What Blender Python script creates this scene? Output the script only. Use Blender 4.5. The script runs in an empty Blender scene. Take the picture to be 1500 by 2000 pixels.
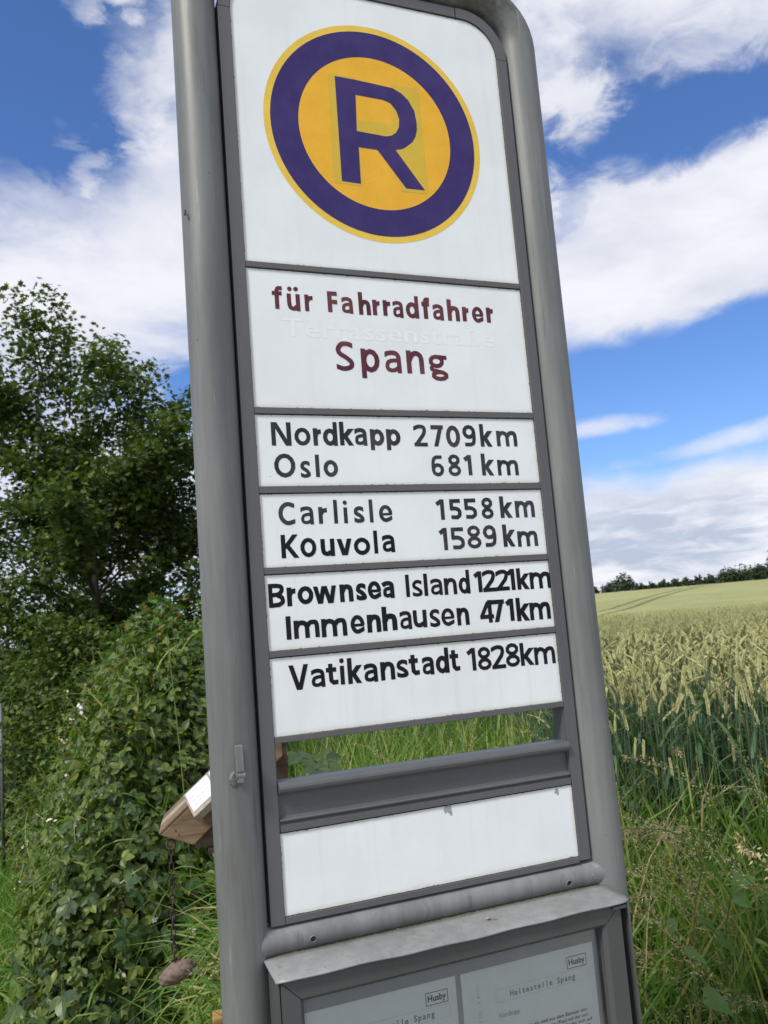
import bpy, bmesh, math, random
import numpy as np
from mathutils import Vector, Matrix, geometry
R = math.radians
random.seed(7); rng = np.random.default_rng(11)
scene = bpy.context.scene
COL = scene.collection

# ------------------------------------------------------------------ camera
CAMP = (-0.27275, -1.11361, 1.52269)
CM = [[0.92775785, 0.37235976, 0.02477036], [-0.36478142, 0.91887657, -0.15033417], [-0.0787393, 0.13043794, 0.98832488]]
cam = bpy.data.cameras.new('camera'); camo = bpy.data.objects.new('camera', cam); COL.objects.link(camo)
m = Matrix.Identity(4)
for i in range(3):
    m[i][0] = CM[i][0]; m[i][1] = CM[i][2]; m[i][2] = -CM[i][1]; m[i][3] = CAMP[i]
camo.matrix_world = m
cam.sensor_fit = 'HORIZONTAL'; cam.sensor_width = 36.0; cam.lens = 36.0 * 1671.9 / 1500
cam.clip_start = 0.02; cam.clip_end = 3000
cam.dof.use_dof = True; cam.dof.focus_distance = 1.22; cam.dof.aperture_fstop = 20.0
scene.camera = camo

# ------------------------------------------------------------------ world, sun, exposure
SUN_EL, SUN_AZ = 50.0, -119.0        # azimuth from +Y towards +X
scene.view_settings.view_transform = 'Standard'; scene.view_settings.look = 'None'
scene.view_settings.exposure = 0.46; scene.view_settings.gamma = 1.0
scene.view_settings.use_curve_mapping = False
world = bpy.data.worlds.new('World'); scene.world = world; world.use_nodes = True
NT = world.node_tree; NT.nodes.clear()

class N:
    """tiny expression builder for shader math"""
    def __init__(s, nt): s.nt = nt
    def new(s, t, **kw):
        n = s.nt.nodes.new(t)
        for k, v in kw.items(): setattr(n, k, v)
        return n
    def link(s, a, b): s.nt.links.new(a, b)
    def put(s, v, sock):
        if isinstance(v, (int, float)): sock.default_value = v
        elif isinstance(v, (tuple, list)): sock.default_value = tuple(v) if len(v) == len(sock.default_value) else tuple(v) + (1,)
        else: s.nt.links.new(v, sock)
    def m(s, op, a, b=0.0, c=0.0, clamp=False):
        n = s.new('ShaderNodeMath', operation=op, use_clamp=clamp)
        s.put(a, n.inputs[0]); s.put(b, n.inputs[1])
        if op in ('MULTIPLY_ADD', 'COMPARE', 'SMOOTH_MIN', 'SMOOTH_MAX'): s.put(c, n.inputs[2])
        return n.outputs[0]
    def vm(s, op, a, b=(0, 0, 0)):
        n = s.new('ShaderNodeVectorMath', operation=op); s.put(a, n.inputs[0]); s.put(b, n.inputs[1])
        return n.outputs[1] if op in ('LENGTH', 'DOT_PRODUCT', 'DISTANCE') else n.outputs[0]
    def noise(s, vec, scale, detail=3.0, rough=0.5, dist=0.0, col=False):
        n = s.new('ShaderNodeTexNoise'); s.put(vec, n.inputs['Vector']) if vec is not None else None
        n.inputs['Scale'].default_value = scale; n.inputs['Detail'].default_value = detail
        n.inputs['Roughness'].default_value = rough; n.inputs['Distortion'].default_value = dist
        return n.outputs['Color' if col else 'Fac']
    def ss(s, v, lo, hi, a=0.0, b=1.0, kind='SMOOTHSTEP'):
        n = s.new('ShaderNodeMapRange', interpolation_type=kind); n.clamp = True
        s.put(v, n.inputs['Value']); n.inputs['From Min'].default_value = lo; n.inputs['From Max'].default_value = hi
        n.inputs['To Min'].default_value = a; n.inputs['To Max'].default_value = b
        return n.outputs['Result']
    def mix(s, f, a, b, blend='MIX'):
        n = s.new('ShaderNodeMix', data_type='RGBA', blend_type=blend)
        s.put(f, n.inputs['Factor']); s.put(a, n.inputs['A'] if False else n.inputs[6]); s.put(b, n.inputs[7])
        return n.outputs[2]
    def ramp(s, v, stops):
        n = s.new('ShaderNodeValToRGB'); el = n.color_ramp.elements
        while len(el) < len(stops): el.new(0.5)
        for e, (p, c) in zip(el, stops): e.position = p; e.color = (*c, 1)
        s.put(v, n.inputs[0]); return n.outputs[0]

W = N(NT)
tc = W.new('ShaderNodeTexCoord'); dirv = W.vm('NORMALIZE', tc.outputs['Generated'])
sx = W.new('ShaderNodeSeparateXYZ'); W.link(dirv, sx.inputs[0])
az = W.m('MULTIPLY', W.m('ARCTAN2', sx.outputs[0], sx.outputs[1]), 180 / math.pi)
el = W.m('MULTIPLY', W.m('ARCSINE', sx.outputs[2]), 180 / math.pi)
sky = W.new('ShaderNodeTexSky', sky_type='NISHITA'); sky.sun_disc = False
sky.sun_elevation = R(SUN_EL); sky.sun_rotation = R(SUN_AZ); sky.altitude = 50; sky.air_density = 1.0; sky.dust_density = 0.3; sky.ozone_density = 2.2
# clouds: direction based noise pushed up and down by soft patches
st = W.vm('MULTIPLY', dirv, (1, 1, 2.0))
wn = W.noise(st, 3.0, 4, 0.55, 0, col=True)
wv = W.vm('SUBTRACT', wn, (0.5, 0.5, 0.5))
swp = W.new('ShaderNodeSeparateXYZ'); W.link(wv, swp.inputs[0])
azw = W.m('ADD', az, W.m('MULTIPLY', swp.outputs[0], 7.0)); elw = W.m('ADD', el, W.m('MULTIPLY', swp.outputs[2], 5.0))
wn2 = W.vm('SUBTRACT', W.noise(W.vm('MULTIPLY', dirv, (1, 1, 1.6)), 15.0, 6, 0.65, 0.4, col=True), (0.5, 0.5, 0.5)); sw2 = W.new('ShaderNodeSeparateXYZ'); W.link(wn2, sw2.inputs[0])
azs_ = W.m('ADD', W.m('ADD', az, W.m('MULTIPLY', swp.outputs[0], 2.2)), W.m('MULTIPLY', sw2.outputs[0], 6.5))
els_ = W.m('ADD', W.m('ADD', el, W.m('MULTIPLY', swp.outputs[2], 1.4)), W.m('MULTIPLY', sw2.outputs[1], 6.5))
elf_ = W.m('ADD', el, W.m('MULTIPLY', swp.outputs[2], 1.4))
# centre azimuth, centre elevation, half width, half height, tilt, weight
PATCH = [
    (0.5, 33.5, 7.6, 6.8, 0, -2.1), (-6, 34, 6, 8, 0, -1.0), (2.0, 30.2, 4.2, 2.6, -20, -0.9),
    (10.0, 16.3, 3.0, 2.2, 0, -1.3),
    (44, 29.0, 12, 3.0, 3, -1.6), (36.5, 25.6, 1.4, 2.6, -30, -1.0), (42, 13.0, 17, 5.0, 3, -2.2), (37, 16.8, 4, 2.4, 0, -.5), (44, 16.0, 9, 2.3, 5, -0.8),
    (3, 22.2, 12, 6.6, 8, 1.5), (9.8, 27.6, 5.0, 6.6, 0, 1.1), (8, 24, 5, 4, 0, 0.5), (1.6, 31.2, 1.7, 1.5, -30, 1.55), (3.4, 29.2, 1.5, 2.2, 20, 1.35),
    (6.0, 33.0, 2.6, 3.2, 0, 1.15), (9.4, 35.6, 2.4, 3.0, 0, 1.0), (4.5, 38.4, 3.0, 1.3, 0, 1.3),
    (44, 37.0, 14, 5.0, -8, 1.5), (46, 31.2, 9, 3.0, 6, 0.85), (38.2, 31.0, 2.8, 3.0, -25, 1.5), (36.3, 34.6, 2.4, 3.4, 0, .5), (41.5, 31.6, 1.8, 2.0, 0, -.5),
    (44.5, 22.2, 13, 5.8, 5, 2.1), (36.4, 19.6, 5.0, 4.4, 0, 0.8), (35.6, 26.0, 2.8, 2.6, 0, .9),
    (37.2, 11.75, 5.0, 0.95, 0, 2.5), (45.5, 10.0, 9, 0.9, 6, 1.6), (44.5, 13.8, 5, 0.7, 10, 0.9), (48, 15.2, 3, .5, 25, .6),
    (41, 3.2, 22, 5.2, 2, 2.0), (4, 9, 13, 9, 0, 1.1),
]
vd = W.m('ARCCOSINE', W.vm('DOT_PRODUCT', dirv, (0.356, 0.881, 0.309)))
acc = W.m('ADD', 0.05, W.ss(vd, 0.62, 1.0, 0.0, 0.75))  # extra cloud cover outside the view, added to brighten the sign face
for (ca, ce, ra, re, rot, wt) in PATCH:
    big = min(ra, re) > 3.4; flat_ = re < 1.0
    dx = W.m('SUBTRACT', azw if big else azs_, ca)
    dy = W.m('SUBTRACT', elw if big else (elf_ if flat_ else els_), ce)
    c, s_ = math.cos(R(rot)), math.sin(R(rot))
    u = W.m('ADD', W.m('MULTIPLY', dx, c / ra), W.m('MULTIPLY', dy, s_ / ra))
    v = W.m('ADD', W.m('MULTIPLY', dy, c / re), W.m('MULTIPLY', dx, -s_ / re))
    q = W.m('SUBTRACT', 1.0, W.m('ADD', W.m('MULTIPLY', u, u), W.m('MULTIPLY', v, v)))
    q = W.m('MULTIPLY', W.m('SMOOTH_MAX', q, 0.0, 0.25), wt)
    acc = W.m('ADD', acc, q)
n1 = W.noise(W.vm('MULTIPLY', dirv, (1, 1, 2.2)), 6.0, 10, 0.59, 0.4)
dens = W.m('ADD', acc, W.m('MULTIPLY', W.m('SUBTRACT', n1, 0.5), 3.9))
cov = W.ss(dens, -1.0, 1.5)
# shading of the cloud bodies: lit edges, grey bellies
n2 = W.noise(W.vm('MULTIPLY', dirv, (1, 1, 2.2)), 4.2, 5, 0.52, 0.3)
n3 = W.noise(W.vm('MULTIPLY', dirv, (1, 1, 4.5)), 15.0, 6, 0.6, 0.5)
shade = W.m('ADD', W.ss(n2, 0.36, 0.66), W.m('MULTIPLY', W.m('SUBTRACT', n3, 0.5), W.ss(el, 5, 11, 3.0, 0.6)), clamp=True)
thick = W.ss(dens, 0.6, 2.6)
shade = W.m('ADD', W.m('MULTIPLY', shade, W.m('ADD', 0.35, W.m('MULTIPLY', thick, 0.65))), W.m('MULTIPLY', W.m('SUBTRACT', 1.0, thick), 0.22), clamp=True)
CS = 10.9
ccol = W.mix(shade, (0.84 * CS, 0.84 * CS, 0.89 * CS), W.mix(W.ss(el, 5, 10), (0.44 * CS, 0.50 * CS, 0.62 * CS), (0.60 * CS, 0.63 * CS, 0.71 * CS)))
blue = W.mix(1.0, sky.outputs[0], (0.78, 1.06, 1.52), 'MULTIPLY')
hz = W.ss(el, 0, 16, 1.0, 0.0)
blue = W.mix(W.m('MULTIPLY', hz, 0.25), blue, (0.42 * CS, 0.56 * CS, 0.80 * CS))
fin = W.mix(W.m('MULTIPLY', cov, 0.97), blue, ccol)
bg = W.new('ShaderNodeBackground'); W.put(fin, bg.inputs[0]); bg.inputs[1].default_value = 0.076
wo = W.new('ShaderNodeOutputWorld'); W.link(bg.outputs[0], wo.inputs[0])
sl = bpy.data.lights.new('sun', 'SUN'); sl.energy = 2.7; sl.angle = R(12); sl.color = (1.0, 0.94, 0.85)
so = bpy.data.objects.new('sun', sl); COL.objects.link(so)
sd = Vector((math.sin(R(SUN_AZ)) * math.cos(R(SUN_EL)), math.cos(R(SUN_AZ)) * math.cos(R(SUN_EL)), math.sin(R(SUN_EL))))
so.rotation_euler = sd.to_track_quat('Z', 'Y').to_euler()

# ------------------------------------------------------------------ helpers
def tag(o, label=None, cat=None, group=None, kind=None):
    if label: o['label'] = label
    if cat: o['category'] = cat
    if group: o['group'] = group
    if kind: o['kind'] = kind
    return o
def empty(name, loc, label, cat, group=None, rz=0):
    o = bpy.data.objects.new(name, None); COL.objects.link(o); o.location = loc; o.rotation_euler = (0, 0, rz)
    o.empty_display_size = 0.05
    return tag(o, label, cat, group)
def link(name, me, parent=None, mat=None, loc=None):
    o = bpy.data.objects.new(name, me); COL.objects.link(o)
    if mat is not None and not me.materials: me.materials.append(mat)
    if parent is not None: o.parent = parent
    if loc is not None: o.location = loc
    return o
def mesh_np(name, V, F, smooth=False, mat_idx=None):
    """V (n,3); F (k,3) or (k,4) int array, or list of arrays"""
    me = bpy.data.meshes.new(name)
    Fs = F if isinstance(F, list) else [F]
    Fs = [np.asarray(f, dtype=np.int32) for f in Fs if len(f)]
    V = np.asarray(V, dtype=np.float32)
    me.vertices.add(len(V)); me.vertices.foreach_set('co', V.ravel())
    loops = np.concatenate([f.ravel() for f in Fs]); tot = np.concatenate([np.full(len(f), f.shape[1], np.int32) for f in Fs])
    start = np.concatenate([[0], np.cumsum(tot)[:-1]]).astype(np.int32)
    me.loops.add(len(loops)); me.loops.foreach_set('vertex_index', loops)
    me.polygons.add(len(tot)); me.polygons.foreach_set('loop_start', start)
    try: me.polygons.foreach_set('loop_total', tot)
    except Exception: pass
    if mat_idx is not None: me.polygons.foreach_set('material_index', np.asarray(mat_idx, np.int32))
    me.polygons.foreach_set('use_smooth', np.full(len(tot), smooth))
    me.update(calc_edges=True); me.validate()
    return me
def bm_mesh(name, bm, smooth=False):
    me = bpy.data.meshes.new(name); bmesh.ops.recalc_face_normals(bm, faces=bm.faces[:]); bm.to_mesh(me); bm.free()
    if smooth:
        me.polygons.foreach_set('use_smooth', np.full(len(me.polygons), True))
    return me
def box(bm, x0, x1, y0, y1, z0, z1, bev=0.0, M=None):
    r = bmesh.ops.create_cube(bm, size=1.0); vs = r['verts']
    bmesh.ops.scale(bm, vec=(x1 - x0, y1 - y0, z1 - z0), verts=vs)
    bmesh.ops.translate(bm, vec=((x0 + x1) / 2, (y0 + y1) / 2, (z0 + z1) / 2), verts=vs)
    if bev:
        es = list({e for v in vs for e in v.link_edges})
        rr = bmesh.ops.bevel(bm, geom=es, offset=bev, segments=2, affect='EDGES', profile=0.5)
        vs = list({v for f in rr['faces'] for v in f.verts} | {v for v in vs if v.is_valid})
    if M is not None: bmesh.ops.transform(bm, matrix=M, verts=[v for v in vs if v.is_valid])
    return vs
def boxobj(name, x0, x1, y0, y1, z0, z1, mat, parent, bev=0.0):
    bm = bmesh.new(); box(bm, x0, x1, y0, y1, z0, z1, bev)
    return link(name, bm_mesh(name, bm), parent, mat)
def sweep(path, rad, n=16, closed_ends=True, sx=1.0):
    """round tube along a path of points, rad scalar or list"""
    P = [Vector(p) for p in path]; k = len(P); rad = [rad] * k if isinstance(rad, (int, float)) else rad
    V = []; F = []
    up = Vector((0, 1, 0)); prev = None
    for i, p in enumerate(P):
        t = (P[min(i + 1, k - 1)] - P[max(i - 1, 0)]).normalized()
        if prev is None:
            a = up if abs(t.dot(up)) < 0.9 else Vector((1, 0, 0))
            nrm = (a - t * a.dot(t)).normalized()
        else: nrm = (prev - t * prev.dot(t)).normalized()
        prev = nrm; b = t.cross(nrm)
        for j in range(n):
            an = 2 * math.pi * j / n
            V.append(p + (nrm * math.cos(an) + b * math.sin(an) * sx) * rad[i])
    for i in range(k - 1):
        for j in range(n):
            a = i * n + j; b2 = i * n + (j + 1) % n
            F.append((a, b2, b2 + n, a + n))
    caps = [tuple(range(n))[::-1], tuple(range((k - 1) * n, k * n))] if closed_ends else []
    return [tuple(v) for v in V], F, caps
def tube_mesh(name, path, rad, n=16, smooth=True):
    V, F, caps = sweep(path, rad, n); me = bpy.data.meshes.new(name); me.from_pydata(V, [], F + caps); me.update()
    me.polygons.foreach_set('use_smooth', np.array([len(p.vertices) == 4 for p in me.polygons]) if smooth else np.full(len(me.polygons), False))
    return me
def poly_fill(loops, y, name, back=None):
    """flat polygon in the XZ plane facing -Y, loops = outer + holes of (x, z)"""
    vl = [[Vector((p[0], p[1], 0)) for p in l] for l in loops]
    tri = geometry.tessellate_polygon(vl); pts = [p for l in loops for p in l]
    return [(p[0], y, p[1]) for p in pts], [tuple(t) for t in tri]

# ------------------------------------------------------------------ materials
def newmat(name):
    mt = bpy.data.materials.new(name); mt.use_nodes = True; nt = mt.node_tree; nt.nodes.clear()
    b = N(nt); out = b.new('ShaderNodeOutputMaterial'); p = b.new('ShaderNodeBsdfPrincipled')
    b.link(p.outputs[0], out.inputs[0]); return mt, b, p, out
def bump(b, p, h, strength=0.3, dist=0.001):
    n = b.new('ShaderNodeBump'); n.inputs['Strength'].default_value = strength; n.inputs['Distance'].default_value = dist
    b.put(h, n.inputs['Height']); b.link(n.outputs[0], p.inputs['Normal'])
def objco(b): return b.new('ShaderNodeTexCoord').outputs['Object']
def simple(name, col, rough=0.6, metal=0.0, var=0.15, sc=20.0, bmp=0.0, spec=0.5):
    mt, b, p, o = newmat(name); co = objco(b); n = b.noise(co, sc, 5, 0.6)
    c2 = tuple(c * (1 - var) for c in col); c1 = tuple(min(1, c * (1 + var)) for c in col)
    b.put(b.mix(n, c2, c1), p.inputs['Base Color']); p.inputs['Roughness'].default_value = rough; p.inputs['Metallic'].default_value = metal
    p.inputs['Specular IOR Level'].default_value = spec
    if bmp: bump(b, p, n, bmp, 0.002)
    return mt
def steel(name, base, dirty=0.3, specks=True, streak=1.0):
    """silver grey enamel over steel: vertical run marks, blotches, chips"""
    mt, b, p, o = newmat(name); co = objco(b)
    big = b.noise(b.vm('MULTIPLY', co, (9, 9, 2.2)), 1.0, 6, 0.6)
    st_ = b.noise(b.vm('MULTIPLY', co, (60, 60, 3.0)), 1.0, 4, 0.6)
    fine = b.noise(co, 420.0, 3, 0.7)
    f = b.m('ADD', b.m('MULTIPLY', b.ss(big, 0.3, 0.7), 0.6), b.m('MULTIPLY', b.ss(st_, 0.35, 0.7), 0.4 * streak))
    c = b.mix(f, tuple(x * (1 - dirty) for x in base), tuple(x * (1 + dirty * 0.6) for x in base))
    c = b.mix(b.m('MULTIPLY', b.ss(fine, 0.45, 0.75), 0.16), c, tuple(x * 0.6 for x in base))
    dr = b.noise(b.vm('MULTIPLY', co, (110, 110, 5.0)), 1.0, 5, 0.6); c = b.mix(b.m('MULTIPLY', b.ss(dr, 0.58, 0.72), 0.45 * streak), c, tuple(x * 0.42 for x in base))
    li = b.noise(b.vm('MULTIPLY', co, (160, 160, 9.0)), 1.0, 4, 0.7); c = b.mix(b.m('MULTIPLY', b.ss(li, 0.62, 0.74), 0.4 * streak), c, tuple(min(1, x * 2.0) for x in base))
    br = b.noise(b.vm('MULTIPLY', co, (14, 14, 7)), 1.0, 5, 0.7)
    c = b.mix(b.m('MULTIPLY', b.ss(br, 0.55, 0.8), 0.35), c, (0.13, 0.125, 0.10))
    if name.startswith('silver_grey'):
        sz = b.new('ShaderNodeSeparateXYZ'); b.link(co, sz.inputs[0]); al_ = b.m('MULTIPLY', b.ss(sz.outputs[2], 2.44, 2.53), b.ss(b.noise(co, 22.0, 6, 0.7), 0.35, 0.6))
        c = b.mix(b.m('MULTIPLY', al_, 0.8), c, (0.05, 0.052, 0.04))
        pt_ = b.noise(b.vm('MULTIPLY', co, (26, 26, 5)), 1.0, 5, 0.65, 0.8); c = b.mix(b.m('MULTIPLY', b.ss(pt_, 0.56, 0.64), 0.30), c, (0.16, 0.17, 0.155))
    if specks:
        vo = b.new('ShaderNodeTexVoronoi'); b.put(b.vm('MULTIPLY', co, (1, 1, 0.7)), vo.inputs['Vector']); vo.inputs['Scale'].default_value = 38
        rnd = b.new('ShaderNodeSeparateColor'); b.link(vo.outputs['Color'], rnd.inputs[0])
        sp = b.m('MULTIPLY', b.ss(b.m('ADD', vo.outputs['Distance'], b.m('MULTIPLY', fine, 0.08)), 0.05, 0.11, 1, 0), b.m('GREATER_THAN', rnd.outputs[0], 0.70))
        c = b.mix(b.m('MULTIPLY', sp, 0.8), c, (0.03, 0.028, 0.025))
    b.put(c, p.inputs['Base Color']); p.inputs['Metallic'].default_value = 0.2
    b.put(b.ss(big, 0.2, 0.8, 0.42, 0.62), p.inputs['Roughness'])
    bump(b, p, b.m('ADD', b.m('MULTIPLY', big, 0.6), b.m('MULTIPLY', fine, 0.12)), 0.25, 0.0015)
    return mt
M_POST = steel('silver_grey_post_paint', (0.185, 0.195, 0.19), 0.34)
M_TUBE = steel('silver_tube_paint', (0.21, 0.214, 0.216), 0.3)
M_TRIM = steel('anodised_grey_trim', (0.118, 0.121, 0.126), 0.10, False, 0.4)
M_RAIL = steel('dark_grey_rail_paint', (0.112, 0.12, 0.124), 0.12, False, 0.3)
M_CASE = steel('case_grey_paint', (0.08, 0.088, 0.086), 0.12, False, 0.3)
M_HOOD = steel('hood_galvanised', (0.27, 0.28, 0.28), 0.25)
M_BLACK = simple('black_cap_and_gap_shade', (0.012, 0.012, 0.012), 0.8)  # black for painted shade in gaps and holes, and for the pole cap
def enamel(name, base=(0.80, 0.855, 0.865), wear=1.0):
    """white enamelled sheet, yellowed and chipped towards its edges"""
    mt, b, p, o = newmat(name); tc_ = b.new('ShaderNodeTexCoord'); g = b.new('ShaderNodeSeparateXYZ'); b.link(tc_.outputs['UV'], g.inputs[0])
    co = tc_.outputs['Object']
    n = b.noise(co, 9.0, 5, 0.6); nf = b.noise(co, 260.0, 4, 0.65); nm = b.noise(co, 45.0, 4, 0.6)
    # uv carries metres from left/bottom in xy; size stored as attribute of the mesh
    a1 = b.new('ShaderNodeAttribute', attribute_name='edge'); e = a1.outputs['Fac']
    c = b.mix(b.ss(n, 0.35, 0.7), tuple(x * 0.93 for x in base), base); sk = b.noise(b.vm('MULTIPLY', co, (70, 70, 2.5)), 1.0, 5, 0.6); c = b.mix(b.m('MULTIPLY', b.ss(sk, 0.52, 0.75), 0.22), c, (0.60, 0.62, 0.58))
    halo = b.m('MULTIPLY', b.ss(b.m('ADD', e, b.m('MULTIPLY', b.m('SUBTRACT', nm, 0.5), 0.006)), 0.0, 0.007, 1, 0), 0.55 * wear)
    c = b.mix(halo, c, (0.62, 0.60, 0.50))
    chip = b.ss(b.m('ADD', e, b.m('MULTIPLY', b.m('SUBTRACT', 0.57, b.noise(co, 150.0, 5, 0.7)), 0.013)), 0.0002, 0.0006, 1, 0)
    c = b.mix(b.m('MULTIPLY', chip, 0.7), c, (0.10, 0.085, 0.065))
    vo = b.new('ShaderNodeTexVoronoi'); b.put(co, vo.inputs['Vector']); vo.inputs['Scale'].default_value = 30
    rn = b.new('ShaderNodeSeparateColor'); b.link(vo.outputs['Color'], rn.inputs[0])
    sp = b.m('MULTIPLY', b.ss(b.m('ADD', vo.outputs['Distance'], b.m('MULTIPLY', nf, 0.05)), 0.035, 0.06, 1, 0), b.m('GREATER_THAN', rn.outputs[0], 0.86))
    c = b.mix(b.m('MULTIPLY', sp, 0.75), c, (0.16, 0.17, 0.18))
    b.put(c, p.inputs['Base Color']); p.inputs['Roughness'].default_value = 0.24; p.inputs['Specular IOR Level'].default_value = 0.5
    bump(b, p, b.noise(co, 30.0, 3, 0.5), 0.04, 0.001)
    return mt
M_WHITE = enamel('white_enamel')
def vinyl(name, c0, c1, rough=0.42):
    mt, b, p, o = newmat(name); co = objco(b); n = b.noise(co, 26.0, 5, 0.6); nf = b.noise(co, 500.0, 2, 0.6)
    c = b.mix(b.ss(n, 0.3, 0.7), c0, c1); c = b.mix(b.m('MULTIPLY', b.ss(nf, 0.5, 0.8), 0.25), c, tuple(min(1, x * 1.6 + 0.01) for x in c1))
    b.put(c, p.inputs['Base Color']); p.inputs['Roughness'].default_value = rough; p.inputs['Specular IOR Level'].default_value = 0.18
    return mt
M_MAROON = vinyl('maroon_film', (0.085, 0.022, 0.035), (0.15, 0.05, 0.06))
M_INK1 = vinyl('weathered_black_film', (0.022, 0.024, 0.032), (0.05, 0.052, 0.06))
M_INK2 = vinyl('black_film', (0.006, 0.007, 0.010), (0.014, 0.015, 0.02), 0.5)
M_PURPLE = vinyl('purple_film', (0.038, 0.026, 0.125), (0.052, 0.036, 0.15), 0.3)
M_YEL1 = vinyl('pale_yellow_film', (0.74, 0.50, 0.07), (0.80, 0.56, 0.09), 0.35)
M_YEL2 = vinyl('orange_yellow_film', (0.76, 0.41, 0.035), (0.82, 0.455, 0.042), 0.35)
M_OLIVE = vinyl('faded_olive_film', (0.60, 0.42, 0.05), (0.65, 0.455, 0.055), 0.35)
M_GHOST = vinyl('pale_ghost_print', (0.788, 0.844, 0.856), (0.794, 0.850, 0.862), 0.3)
M_CHIP = simple('bare_grey_chip', (0.30, 0.33, 0.36), 0.5)
def wood(name, c0, c1, sc=1.0, rough=0.75):
    mt, b, p, o = newmat(name); co = objco(b)
    g = b.noise(b.vm('MULTIPLY', co, (4 * sc, 95 * sc, 95 * sc)), 1.0, 6, 0.65, 0.6)
    h = b.noise(b.vm('MULTIPLY', co, (8, 25, 25)), 1.0, 4, 0.6)
    c = b.mix(b.ss(g, 0.3, 0.7), c0, c1); c = b.mix(b.m('MULTIPLY', b.ss(h, 0.45, 0.75), 0.75), c, tuple(x * 0.45 for x in c0))
    b.put(c, p.inputs['Base Color']); p.inputs['Roughness'].default_value = rough; bump(b, p, g, 0.5, 0.002); return mt
M_WOOD = wood('weathered_brown_timber', (0.12, 0.075, 0.042), (0.23, 0.16, 0.095))
M_WOODD = wood('dark_timber', (0.09, 0.066, 0.042), (0.16, 0.12, 0.08))  # darker brown than the other boards
M_WOODG = wood('greyed_timber', (0.24, 0.21, 0.16), (0.38, 0.33, 0.26))
M_PINE = wood('fresh_orange_timber', (0.42, 0.22, 0.075), (0.56, 0.32, 0.12))
M_PAPER = simple('printed_paper', (0.62, 0.65, 0.68), 0.5, var=0.03, sc=60)
M_IRON = simple('rusty_dark_iron', (0.055, 0.045, 0.04), 0.6, 0.5, 0.5, 120)
M_RUST = simple('orange_rust', (0.12, 0.045, 0.025), 0.85, 0.1, 0.5, 200)
M_STONE = simple('reddish_field_stone', (0.16, 0.115, 0.092), 0.9, 0, 0.75, 85, 1.0)

def leafmat(name, cols, trans=0.35, rough=0.45, vein=False, spec=0.4):
    mt, b, p, o = newmat(name)
    gi = b.new('ShaderNodeNewGeometry').outputs['Random Per Island']; oi = b.new('ShaderNodeObjectInfo').outputs['Random']
    r = b.m('FRACT', b.m('ADD', gi, oi))
    c = b.ramp(r, [(i / (len(cols) - 1), c) for i, c in enumerate(cols)])
    co = b.new('ShaderNodeTexCoord').outputs['Object']
    nz = b.noise(co, 3.0, 3, 0.6); c = b.mix(b.ss(nz, 0.3, 0.75, 0.0, 0.3), c, b.mix(1.0, c, (1.25, 1.05, 0.7), 'MULTIPLY'))
    b.put(c, p.inputs['Base Color']); p.inputs['Roughness'].default_value = rough; p.inputs['Specular IOR Level'].default_value = spec
    t = b.new('ShaderNodeBsdfTranslucent'); b.put(b.mix(1.0, c, (1.5, 1.55, 0.6), 'MULTIPLY'), t.inputs[0])
    mx = b.new('ShaderNodeMixShader'); mx.inputs[0].default_value = trans
    b.link(p.outputs[0], mx.inputs[1]); b.link(t.outputs[0], mx.inputs[2]); b.link(mx.outputs[0], o.inputs[0])
    return mt
M_BRAM = leafmat('bramble_leaf', [(0.035, 0.066, 0.016), (0.051, 0.092, 0.019), (0.072, 0.122, 0.024), (0.113, 0.159, 0.028), (0.161, 0.209, 0.037)], 0.28)
M_BRAMN = leafmat('bramble_leaf_near', [(0.032, 0.063, 0.027), (0.041, 0.086, 0.028), (0.064, 0.112, 0.031), (0.099, 0.146, 0.033)], 0.25, 0.4)
M_TREE = leafmat('tree_leaf', [(0.035, 0.066, 0.017), (0.053, 0.099, 0.022), (0.081, 0.134, 0.026), (0.150, 0.194, 0.040)], 0.28, 0.5)
M_SHRUB = leafmat('shrub_leaf_red_tips', [(0.043, 0.119, 0.027), (0.075, 0.166, 0.032), (0.105, 0.174, 0.038), (0.199, 0.143, 0.038)], 0.3)
M_FARB = leafmat('far_bush_leaf', [(0.012, 0.024, 0.010), (0.018, 0.036, 0.013), (0.030, 0.052, 0.016), (0.045, 0.07, 0.02)], 0.12, 0.6)
M_LIME = leafmat('lime_leaf', [(0.090, 0.162, 0.030), (0.126, 0.204, 0.038), (0.081, 0.145, 0.030)], 0.35)
M_GRASS = leafmat('grass_blade', [(0.062, 0.146, 0.028), (0.085, 0.189, 0.034), (0.123, 0.245, 0.042), (0.201, 0.287, 0.070), (0.403, 0.391, 0.150)], 0.35, 0.5)
M_LAWN = leafmat('lawn_blade', [(0.085, 0.19, 0.028), (0.12, 0.24, 0.034), (0.16, 0.29, 0.045)], 0.4, 0.55)
M_DRY = leafmat('dry_grass', [(0.30, 0.24, 0.13), (0.42, 0.34, 0.2), (0.50, 0.42, 0.27), (0.22, 0.20, 0.12)], 0.2, 0.7)
M_SEED = leafmat('seed_head', [(0.34, 0.28, 0.16), (0.45, 0.37, 0.23), (0.52, 0.45, 0.30), (0.28, 0.26, 0.15)], 0.2, 0.7)
M_GSTEM = leafmat('green_stem', [(0.10, 0.16, 0.05), (0.16, 0.20, 0.07), (0.25, 0.24, 0.11)], 0.1, 0.5)
M_EAR = leafmat('wheat_ear', [(0.282, 0.303, 0.127), (0.394, 0.401, 0.183), (0.517, 0.507, 0.264), (0.226, 0.275, 0.109)], 0.15, 0.6)
M_WSTEM = leafmat('wheat_stem', [(0.069, 0.126, 0.083), (0.092, 0.153, 0.098), (0.119, 0.171, 0.098), (0.055, 0.108, 0.073)], 0.15, 0.5)
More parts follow.
